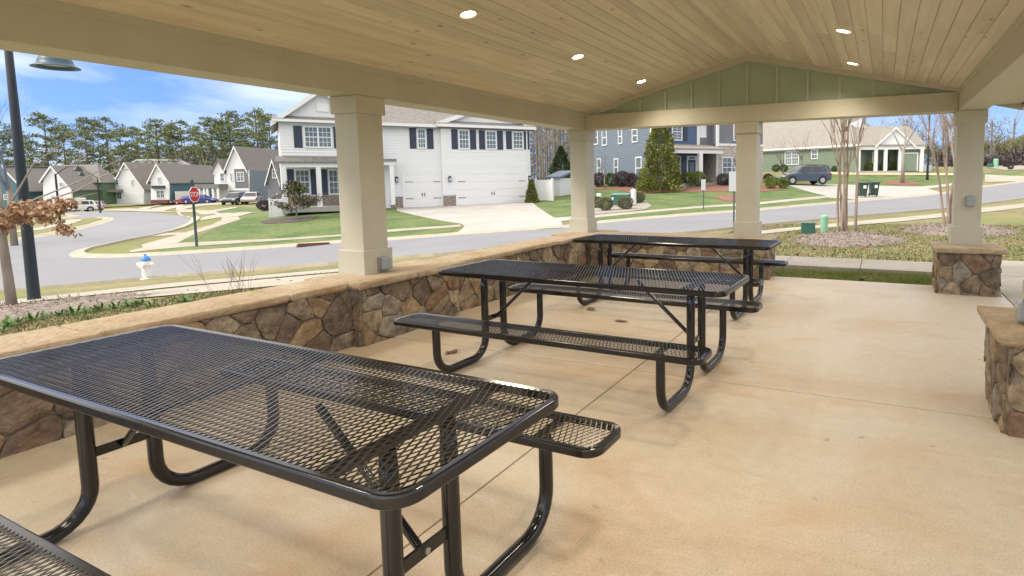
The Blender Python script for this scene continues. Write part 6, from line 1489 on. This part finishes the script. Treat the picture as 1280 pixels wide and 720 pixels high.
# porch
Hs.add(MB().prism([(LX0-.3, -.25, 2.72), (LX0-.3, 1.6, 2.72), (LX0-.3, 0, 3.15), (LX0-.3, -.25, 2.82)], (LX1-LX0+.6, 0, 0)), 'porch_roof', M_shingle)
Hs.box('porch_beam', M_white, (LX0-.05, -.12, 2.45), (LX1+.05, .12, 2.715))
for x_ in (LX0+.1, 2.25, 4.6): Hs.box('porch_column', M_white, (x_-.14, -.14, -.15), (x_+.14, .14, 2.45))
Hs.box('porch_floor', M_conc_drive, (LX0-.1, -.3, -.4), (LX1+.1, 1.6, -.08))
Hs.box('stone_base', M_brownstone, (LX0+.02, 1.50, -.1), (LX1, 1.597, .58))
for k, w in enumerate(W['win']):
    if k >= 5:
        sc_ = 1.045; w = [w[0]*sc_+.0, w[1], w[2]*sc_+.0, w[3]]; Hs.window(w, 1.6, 3, 2)
        Hs.shutter(w[0]-.42, w[1], w[0]-.04, w[3], 1.6); Hs.shutter(w[2]+.04, w[1], w[2]+.42, w[3], 1.6)
    elif k == 0:
        w = [w[0]+.05, w[1], w[2]+.05, w[3]]; Hs.window(w, 0, 3, 2, twin=True); Hs.shutter(w[0]-.55, w[1], w[0]-.08, w[3]); Hs.shutter(w[2]+.08, w[1], w[2]+.5, w[3])
    else:
        yy = .9 if k == 1 else .55; w = [w[0]+yy*.62, w[1], w[2]+yy*.62, w[3]]; Hs.window(w, yy, 3, 2); Hs.shutter(w[0]-.50, w[1], w[0]-.05, w[3], yy); Hs.shutter(w[2]+.05, w[1], w[2]+.50, w[3], yy)
g0, g1 = W['gar']; Hs.garage([g0[0]+.5, -.3, g0[2]+.55, 1.99], .9); Hs.garage([g1[0]+.35, -.32, g1[2]+.35, 1.97], .55)
for a, b, yy in ((LX1+1.6, g0[0]+.36, .9), (g0[2]+.69, DX, .9), (DX, g1[0]+.21, .55), (g1[2]+.49, RX1, .55)): Hs.box('stone_base', M_brownstone, (a, yy-.07, -.4), (b, yy-.002, .42))
for xx, yy in ((LX1+2.05, .9), (10.75, .55), (16.93, .55)):
    l_ = Hs.box('wall_lantern', M_iron, (xx-.09, yy-.2, 1.42), (xx+.09, yy-.04, 1.82)); q = MB().box(xx-.06, yy-.215, 1.48+.3, xx+.06, yy-.201, 1.7+.3); q.build('lantern_glass', M_sconce, l_)
for xx, yy in ((LX1+.22, .9), (RX1-.28, .55)):
    Hs.box('downspout', M_white, (xx-.04, yy-.12, -.2), (xx+.04, yy-.04, 5.3))
# entry with small roof and door
Hs.box('entry_roof', M_shingle, (LX1+.0, -.35, 2.86), (LX1+1.9, .9, 3.0)); Hs.box('entry_beam', M_white, (LX1+.1, -.25, 2.6), (LX1+1.8, -.02, 2.855)); Hs.box('entry_column', M_white, (LX1+1.45, -.22, -.1), (LX1+1.72, .0, 2.6))
Hs.box('front_door', M_shutter, (LX1+.3, .85, -.05), (LX1+1.2, .897, 2.05))
# roofs
Hs.gable_roof_x(LX1-.2, RX1, .9, 9.4, 5.5, 8.3, M_shingle, oh=.4)
Hs.box('fascia', M_white, (LX1, .46, 5.30), (DX-.3, .49, 5.5)); Hs.box('fascia', M_white, (DX-.3, .10, 5.34), (RX1+.4, .13, 5.54)); Hs.box('soffit_board', M_white, (DX-.3, .13, 5.5), (RX1+.38, .56, 5.53))
Hs.add(MB().prism([(DX-.3, .12, 5.54), (RX1+.35, .12, 5.54), (RX1+.35, 1.0, 5.95), (DX-.3, 1.0, 5.95)], (0, 0, .03)), 'pent_roof', M_shingle)
gm = (DX+RX1)/2; Hs.add(MB().prism([(DX+.0, .6, 5.56), (RX1, .6, 5.56), (gm, .6, 6.85)], (0, 4, 0)), 'gable_wall', M_white_plain); Hs.gable_roof_y(DX, RX1, .6, 6, 5.62, 6.95, M_shingle, oh=.35, ohf=.25)
# small fence panel at the left of the house
f_ = empty('privacy_fence', (0, 0, 0), 0, 'white vinyl fence panel at the left corner of the white house, beside the dark car', 'fence')
a0 = Hs.t.matrix_world if False else Matrix.Translation(Hs.t.location) @ Matrix.Rotation(Hs.t.rotation_euler.z, 4, 'Z')
def wpt(lx, ly): v = a0 @ Vector((lx, ly, 0)); return v.x, v.y
fx, fy = wpt(-1.2, .4); f_.location = (fx, fy, h1(fx, fy)-.05); f_.rotation_euler = Hs.t.rotation_euler
b = MB()
for k in range(3): b.box(k*.2+.7+.003, -.02, .08, k*.2+.9-.003, .02, 1.15)
b.box(.7, -.03, 1.15, 1.3, .03, 1.23); b.box(.7, -.03, .05, 1.3, .03, .13); b.build('boards', M_white, f_)
for u in (.64, 1.36): MB().box(u-.06, -.06, 0, u+.06, .06, 1.30).build('post', M_white, f_)
f2 = empty('privacy_fence', (0, 0, 0), 0, 'white vinyl fence at the right end of the white house below the shed roof', 'fence')
fx, fy = PT['fence0']; gx, gy = PT['fence1']; f2.location = (fx, fy, h1(fx, fy)-.1); ang = math.atan2(gy-fy, gx-fx); LN = math.hypot(gx-fx, gy-fy)+.0; f2.rotation_euler = (0, 0, ang)
b = MB(); nn_ = int(LN/.2)
for k in range(nn_): b.box(k*LN/nn_+.004, -.02, .08, (k+1)*LN/nn_-.004, .02, 1.62)
b.box(0, -.03, 1.62, LN, .03, 1.7); b.box(0, -.03, .05, LN, .03, .14); b.build('boards', M_white, f2)
for u in (0, LN): MB().box(u-.065, -.065, 0, u+.065, .065, 1.82).build('post', M_white, f2)
sh = House('garden_shed', 'white', 'small blue grey roofed shed peeping over the white fence', -.3, fr=[fx-1.2, fy+3.4, ang], cat='shed')
sh.box('wall', M_white_plain, (.3, 0, -.4), (1.9, 3, 1.6)); sh.gable_roof_x(.3, 1.9, 0, 3, 1.62, 2.1, M_shed, oh=.15)

# blue house
Bd = HD['blue']; BB = House('blue_house', 'blue', 'two storey house with navy shake front, pale stone bay and slate blue side wall', .7)
BW_, DP = 11.8, 11.3
BB.box('wall', M_blue_lap, (0, .0, .7), (5.0, DP, 7.0)); BB.box('wall', M_blue_lap, (5.0, 1.2, .7), (6.3, DP, 7.0)); BB.box('wall', M_navy_shake, (-.02, -.05, 4.25), (4.75, -.001, 7.0)); BB.box('wall', M_navy_door, (.0, -.05, .7), (5.0, -.001, 3.7))
M_bl2 = mat('slate_blue_board', (0.15, 0.195, 0.25), 0.6); BB.siding(M_bl2, .0, DP, .8, 7.0, -.0, 'x', .2); BB.siding(mat('navy_board', (0.085, 0.13, 0.235), 0.65), .1, 4.7, 4.45, 7.0, -.05, 'y', .2)
BB.box('stone_bay', M_palestone, (6.3, -.9, .5), (BW_, DP-.01, 4.35)); BB.box('wall', M_greyshake, (6.3, -.85, 4.45), (BW_, DP-.02, 7.0)); BB.box('band', M_white, (6.25, -.95, 4.35), (BW_+.05, -.80, 4.55))
BB.box('wall', M_navy_door, (5.0, 1.14, .7), (6.3, 1.198, 4.2)); BB.box('wall', M_greyshake, (4.95, -.02, 4.3), (6.3, 1.2, 7.0))
for x_, y_ in ((4.72, -.1), (6.2, -1.0)): BB.box('corner_board', M_white, (x_, y_, 4.3), (x_+.3, y_+.1, 7.0))
BB.box('corner_board', M_white, (-.06, -.07, .9), (.08, -.052, 7.0)); BB.box('corner_board', M_white, (-.06, -.051, .9), (-.003, .2, 7.0))
BB.box('corner_board', M_white, (6.24, -.96, .8), (6.34, -.902, 4.3))
BB.add(MB().prism([(-.3, -1.9, 3.95), (6.5, -1.9, 3.95), (6.5, -.05, 4.4), (-.3, -.05, 4.4)], (0, 0, .06)), 'porch_roof', M_shingle_tan)
BB.box('porch_beam', M_white, (-.2, -1.8, 3.6), (6.29, -1.55, 3.95)); BB.box('porch_ceiling', M_white, (-.2, -1.55, 3.86), (6.25, -.06, 3.94))
for x_ in (.0, 3.85): BB.box('porch_column', M_white, (x_-.19, -1.86, .8), (x_+.19, -1.50, 3.6), bevel=.01)
BB.box('porch_floor', M_conc_drive, (-.1, -1.9, .4), (6.29, -.06, 1.05))
w = Bd['win']; BB.window([w[0][0], w[0][1], w[0][2], 6.3], -.05, 2, 3); BB.shutter(w[0][0]-.55, w[0][1], w[0][0]-.05, 6.3, -.05); BB.shutter(w[0][2]+.05, w[0][1], w[0][2]+.55, 6.3, -.05)
BB.window(w[1], -.05, 1, 1); BB.window([w[2][0]-.45, w[2][1], w[2][2]-.35, w[2][3]], -.9, 2, 2, twin=True); BB.window([w[3][0]-.2, w[3][1], w[3][2]+.3, 6.4], -.85, 2, 3)
BB.box('small_window', M_white, (5.1, -.04, 5.1), (5.8, -.022, 6.35))
d_ = BB.box('front_door', M_shutter, (3.75, -.08, 1.1), (4.55, -.052, 3.05)); fr_ = MB(); fr_.box(3.6, -.1, 1.05, 3.74, -.053, 3.45); fr_.box(4.56, -.1, 1.05, 4.7, -.053, 3.45); fr_.box(3.74, -.1, 3.1, 4.56, -.053, 3.45); BB.add(fr_, 'door_frame', M_white)
BB.box('door_light', M_glass, (3.9, -.095, 1.9), (4.4, -.081, 2.9)); BB.box('transom', M_glass, (3.85, -.105, 3.18), (4.45, -.101, 3.36))
BB.gable_roof_x(0, BW_, 0, DP, 7.0, 10.2, M_shingle, oh=.45)
# side wall windows: the side faces -x of the front frame; build with their own rotated frame as parts
sd_ = HD['blueside']
for k, w in enumerate(sd_['win']):
    s0, z0_, s1, z1_ = w; L_ = sd_['w']
    # distance back from the front corner
    b0, b1 = L_-s1, L_-s0
    m_ = MB(); y0_, y1_ = min(b0, b1), max(b0, b1)
    m_.box(-.09, y0_, z0_, .0, y0_+.1, z1_); m_.box(-.09, y1_-.1, z0_, .0, y1_, z1_); m_.box(-.09, y0_+.1, z1_-.1, .0, y1_-.1, z1_); m_.box(-.10, y0_+.1, z0_, .0, y1_-.1, z0_+.1); zc = (z0_+z1_)/2; m_.box(-.07, y0_+.1, zc-.04, -.003, y1_-.1, zc+.04)
    f__ = BB.add(m_, 'window', M_white); g_ = MB().box(-.05, y0_+.1, z0_+.1-BB.z0, -.03, y1_-.1, z1_-.1-BB.z0); g_.build('pane', M_glass, f__)
BB.box('utility_meter', M_signback, (-.12, 8.6, 1.9), (-.005, 8.95, 2.5)); BB.box('utility_meter', M_signback, (-.12, 6.6, 1.8), (-.005, 6.8, 2.9))

# sage green house
G = House('green_house', 'green', 'long single storey sage green house with a wide pale shingle roof and white porch', 1.6)
G.box('wall', M_sage_lap, (-9, 0, 1.6), (12.8, 11, 4.9)); G.siding(mat('sage_board', (0.175, 0.235, 0.165), 0.6), -9, 12.8, 2.0, 4.72, 0, 'y', .2)
G.box('frieze', M_white, (-9, -.02, 4.72), (12.8, -.001, 4.95)); G.box('fascia', M_white, (-9.4, -.45, 4.86), (13.2, -.42, 5.06)); G.box('soffit_board', M_white, (-9.4, -.42, 4.93), (13.2, .0, 4.96))
hr = MB(); k = hr.vs([(-9.4, -.42, 5.06), (12.7, -.42, 5.06), (12.7, 11.4, 5.06), (-9.4, 11.4, 5.06), (-5, 5.5, 9.8), (8.2, 5.5, 9.8)])
for f_ in ((0, 1, 5, 4), (1, 2, 5), (2, 3, 4, 5), (3, 0, 4), (3, 2, 1, 0)): hr.face([k+i for i in f_])
G.add(hr, 'roof', M_shingle_tan)
w = HD['green']['win']; G.window(w[0], 0, 3, 2, twin=True); G.window(w[1], 0, 2, 1)
GF = House('green_house_porch', 'gfront', 'white columned gable porch and garage wing at the right end of the sage green house', 1.8, cat='house')
GF.box('wall', M_sage_lap, (-.1, 1.6, 1.8), (7.2, 8, 5.0)); GF.box('wall', M_sage_lap, (4.9, .2, 1.8), (7.25, 1.6, 4.7)); GF.box('porch_beam', M_white, (-.2, -.1, 4.45), (7.5, .15, 4.9)); GF.box('porch_floor', M_conc_drive, (-.2, -.3, 1.5), (4.9, 1.6, 2.05)); GF.box('porch_ceiling', M_white, (-.15, .15, 4.72), (4.9, 1.6, 4.86))
for x_ in (.05, 2.0, 3.1, 4.75, 7.2): GF.box('porch_column', M_white, (x_-.17, -.12, 1.9), (x_+.17, .16, 4.45))
GF.add(MB().prism([(2.0, -.05, 4.9), (6.2, -.05, 4.9), (4.1, -.05, 6.75)], (0, 6, 0)), 'gable_wall', M_white_plain); GF.gable_roof_y(2.1, 6.1, 0, 8, 5.0, 6.85, M_shingle_tan, oh=.35, th=.1, ohf=.2)
GF.gable_roof_x(-.3, 7.4, 0, 8, 4.95, 7.3, M_shingle_tan, oh=.2, th=.1)
GF.add(MB().prism([(-.9, 3.8, 7.0), (2.6, 3.8, 7.0), (1.75, 3.8, 8.25)], (0, .3, 0)), 'rear_gable', M_white_plain)
GF.window([.6, 2.4, 1.35, 4.3], 1.6, 2, 3); GF.window([2.25, 2.4, 2.85, 4.3], 1.6, 2, 3); GF.garage([5.3, 2.0, 6.75, 3.95], .2, 4, handle=False, m_=mat('sage_door', (0.22, 0.28, 0.21), 0.5)); GF.box('front_door', M_shutter, (3.45, 1.55, 2.05), (4.25, 1.598, 4.1))
ac = empty('air_conditioner', (0, 0, 0), HD['gfront']['fr'][2], 'small grey cooling unit at the right corner of the sage green garage', 'cooling unit')
am = Matrix.Translation((HD['gfront']['fr'][0], HD['gfront']['fr'][1], 0)) @ Matrix.Rotation(HD['gfront']['fr'][2], 4, 'Z') @ Vector((7.75, -.2, 0)); ac.location = (am.x, am.y, h1(am.x, am.y))
MB().box(-.35, -.35, .05, .35, .35, .8).build('casing', M_signback, ac, bevel=.03); MB().lathe([(.28, .8), (.28, .84)], 16).build('fan_grille', M_iron, ac)

# ---- far left row
def prism_house(key, name, label, zb, wallm, roofm, depth, edges, sidem=None, group=None):
    d = HD[key]; H_ = House(name, key, label, zb)
    ol = [(p[0], 0, p[1]) for p in d['out']]
    xs = [p[0] for p in ol]
    H_.add(MB().prism(ol, (0, .25, 0)), 'wall', wallm)
    ol2 = [(p[0], .25, p[2]) for p in ol]; H_.add(MB().prism(ol2, (0, depth-.25, 0)), 'wall', sidem or wallm)
    b = MB(); f_ = MB()
    for i, j in edges:
        p, q = Vector(ol[i]), Vector(ol[j]); dd = (q-p).normalized(); lo_, hi_ = (p, q) if p.z < q.z else (q, p); dn_ = (lo_-hi_).normalized(); lo2 = lo_+dn_*.5
        a, c_ = (lo2, hi_) if lo2.x < hi_.x else (hi_, lo2)
        b.prism([(a.x, -.3, a.z+.03), (c_.x, -.3, c_.z+.03), (c_.x, -.3, c_.z+.22), (a.x, -.3, a.z+.22)], (0, depth+.6, 0))
        f_.prism([(a.x, -.34, a.z-.2), (c_.x, -.34, c_.z-.2), (c_.x, -.34, c_.z+.23), (a.x, -.34, a.z+.23)], (0, .03, 0))
    H_.add(b, 'roof', roofm); H_.add(f_, 'rake_board', M_white)
    return H_
HB = prism_house('B', 'gabled_house', 'white gabled house with an attached garage in the far left row', -2.4, M_white_plain, M_shingle_brown, 13, [(2, 3), (3, 4)])
for w in HD['B']['win']: HB.window(w, 0, 2, 1, fw_=.12)
HB.garage(HD['B']['gar'][0], 0, handle=False); p_ = HD['B']['porch'][0]; HB.box('porch_roof', M_shingle_brown, (p_[0], -2.2, p_[1]), (p_[2], 0, p_[3])); 
for x_ in (-1.3, .0): HB.box('porch_column', M_woodbark if x_ < -1 else M_white, (x_-.3, -2.1, -2.4), (x_+.3, -1.6, p_[1]))
HB.box('wall', M_white_plain, (6.29, 3, -2.4), (9.2, 11, .35)); HB.box('roof', M_shingle_brown, (6.3, 2.6, .35), (9.4, 11.3, .7))
HC = prism_house('C', 'gabled_house', 'narrow white gabled house with teal side wall and double garage', -2.4, M_white_plain, M_shingle, 15, [(2, 3), (3, 4)], M_teal)
for w in HD['C']['win']: HC.window(w, 0, 2, 1, fw_=.12, twin=True)
bw_ = HD['C']['bay'][0]; HC.box('bay_roof', M_shutter, (bw_[0], -.5, bw_[1]), (bw_[2], -.01, bw_[3])); HC.box('planter', M_rust, (.1, -.6, -2.3), (3.4, -.05, -1.6))
gy = MB(); gy.box(3.56, 1.2, -2.2, 3.60, 10.0, .0); HC.add(gy, 'garage_door', M_garage)
# long ridge over the side wing
Hd = prism_house('D', 'gabled_house', 'tall grey and white twin gabled house with a columned porch in the far left row', -1.6, M_white_plain, M_shingle, 16, [(2, 3), (3, 4)], M_bluegrey)
ol = [(p[0], .0, p[1]) for p in HD['D']['out2']]; Hd.add(MB().prism(ol, (0, 8, 0)), 'wall', M_white_plain)
b = MB()
for i, j in ((2, 3), (3, 4)):
    p, q = ol[i], ol[j]; b.prism([(p[0], -.3, p[2]), (q[0], -.3, q[2]), (q[0], -.3, q[2]+.2), (p[0], -.3, p[2]+.2)], (0, 8, 0))
Hd.add(b, 'roof', M_shingle)
for w in HD['D']['win']+HD['D']['win2']: Hd.window(w, 0, 2, 1, fw_=.12, twin=(w[2]-w[0] > 1.2))
Hd.box('wall', M_greyshake, (1.5, -.02, .6), (3.9, -.003, 4.0)); Hd.garage(HD['D']['gar'][0], 0, handle=False, m_=mat('grey_garage', (0.35, 0.36, 0.38), .5))
p_ = HD['D']['porch'][0]; Hd.box('porch_roof', M_shingle, (p_[0], -2.5, p_[1]), (p_[2], 0, p_[3]))
for x_ in HD['D']['cols']: Hd.box('porch_column', M_white, (x_-.16, -2.4, -1.4), (x_+.16, -2.1, p_[1]))
HE = prism_house('E', 'gabled_house', 'gabled grey house half hidden behind the white house', -1.4, M_greyshake, M_shingle, 12, [(2, 3), (3, 4)])
for w in HD['E']['win']: HE.window(w, 0, 2, 1, fw_=.1)
HA = prism_house('A', 'gabled_house', 'white gabled house with green side walls behind the dark lamp post', -2.3, M_white_plain, M_shingle, 6.0, [(2, 3), (3, 4)], M_green_wall)
for w in HD['A']['win']: HA.window(w, 0, 2, 1, fw_=.12)
HA.garage(HD['A']['gar'][0], 0, handle=False)
HA.box('wall', M_green_wall, (-6, 6.0, -2.4), (4.6, 10, 2.0))
hr = MB(); k = hr.vs([(-6.4, 5.3, 1.9), (5.1, 5.3, 1.9), (5.1, 10.6, 1.9), (-6.4, 10.6, 1.9), (-4.5, 8, 5.5), (2.2, 8, 5.5)])
for f_ in ((0, 1, 5, 4), (1, 2, 5), (2, 3, 4, 5), (3, 0, 4), (3, 2, 1, 0)): hr.face([k+i for i in f_])
HA.add(hr, 'roof', M_shingle)
HZ = prism_house('Z', 'gabled_house', 'grey roofed house with teal and dark walls at the left edge', -3.4, M_teal, M_shingle, 12, [(1, 2), (2, 3), (3, 4)])
for w in HD['Z']['win']: HZ.window(w, 0, 2, 1, fw_=.12)
HY = prism_house('Y', 'gabled_house', 'dark blue gable house just right of the dark lamp post', -2.2, M_navy_door, M_shingle, 12, [(2, 3), (3, 4)])
HX = prism_house('X', 'gabled_house', 'long low grey roof rising behind the white and teal houses', -1.0, M_white_plain, M_shingle, 12, [(1, 2), (2, 3), (3, 4)])

S.render.resolution_x = 1024; S.render.resolution_y = 576
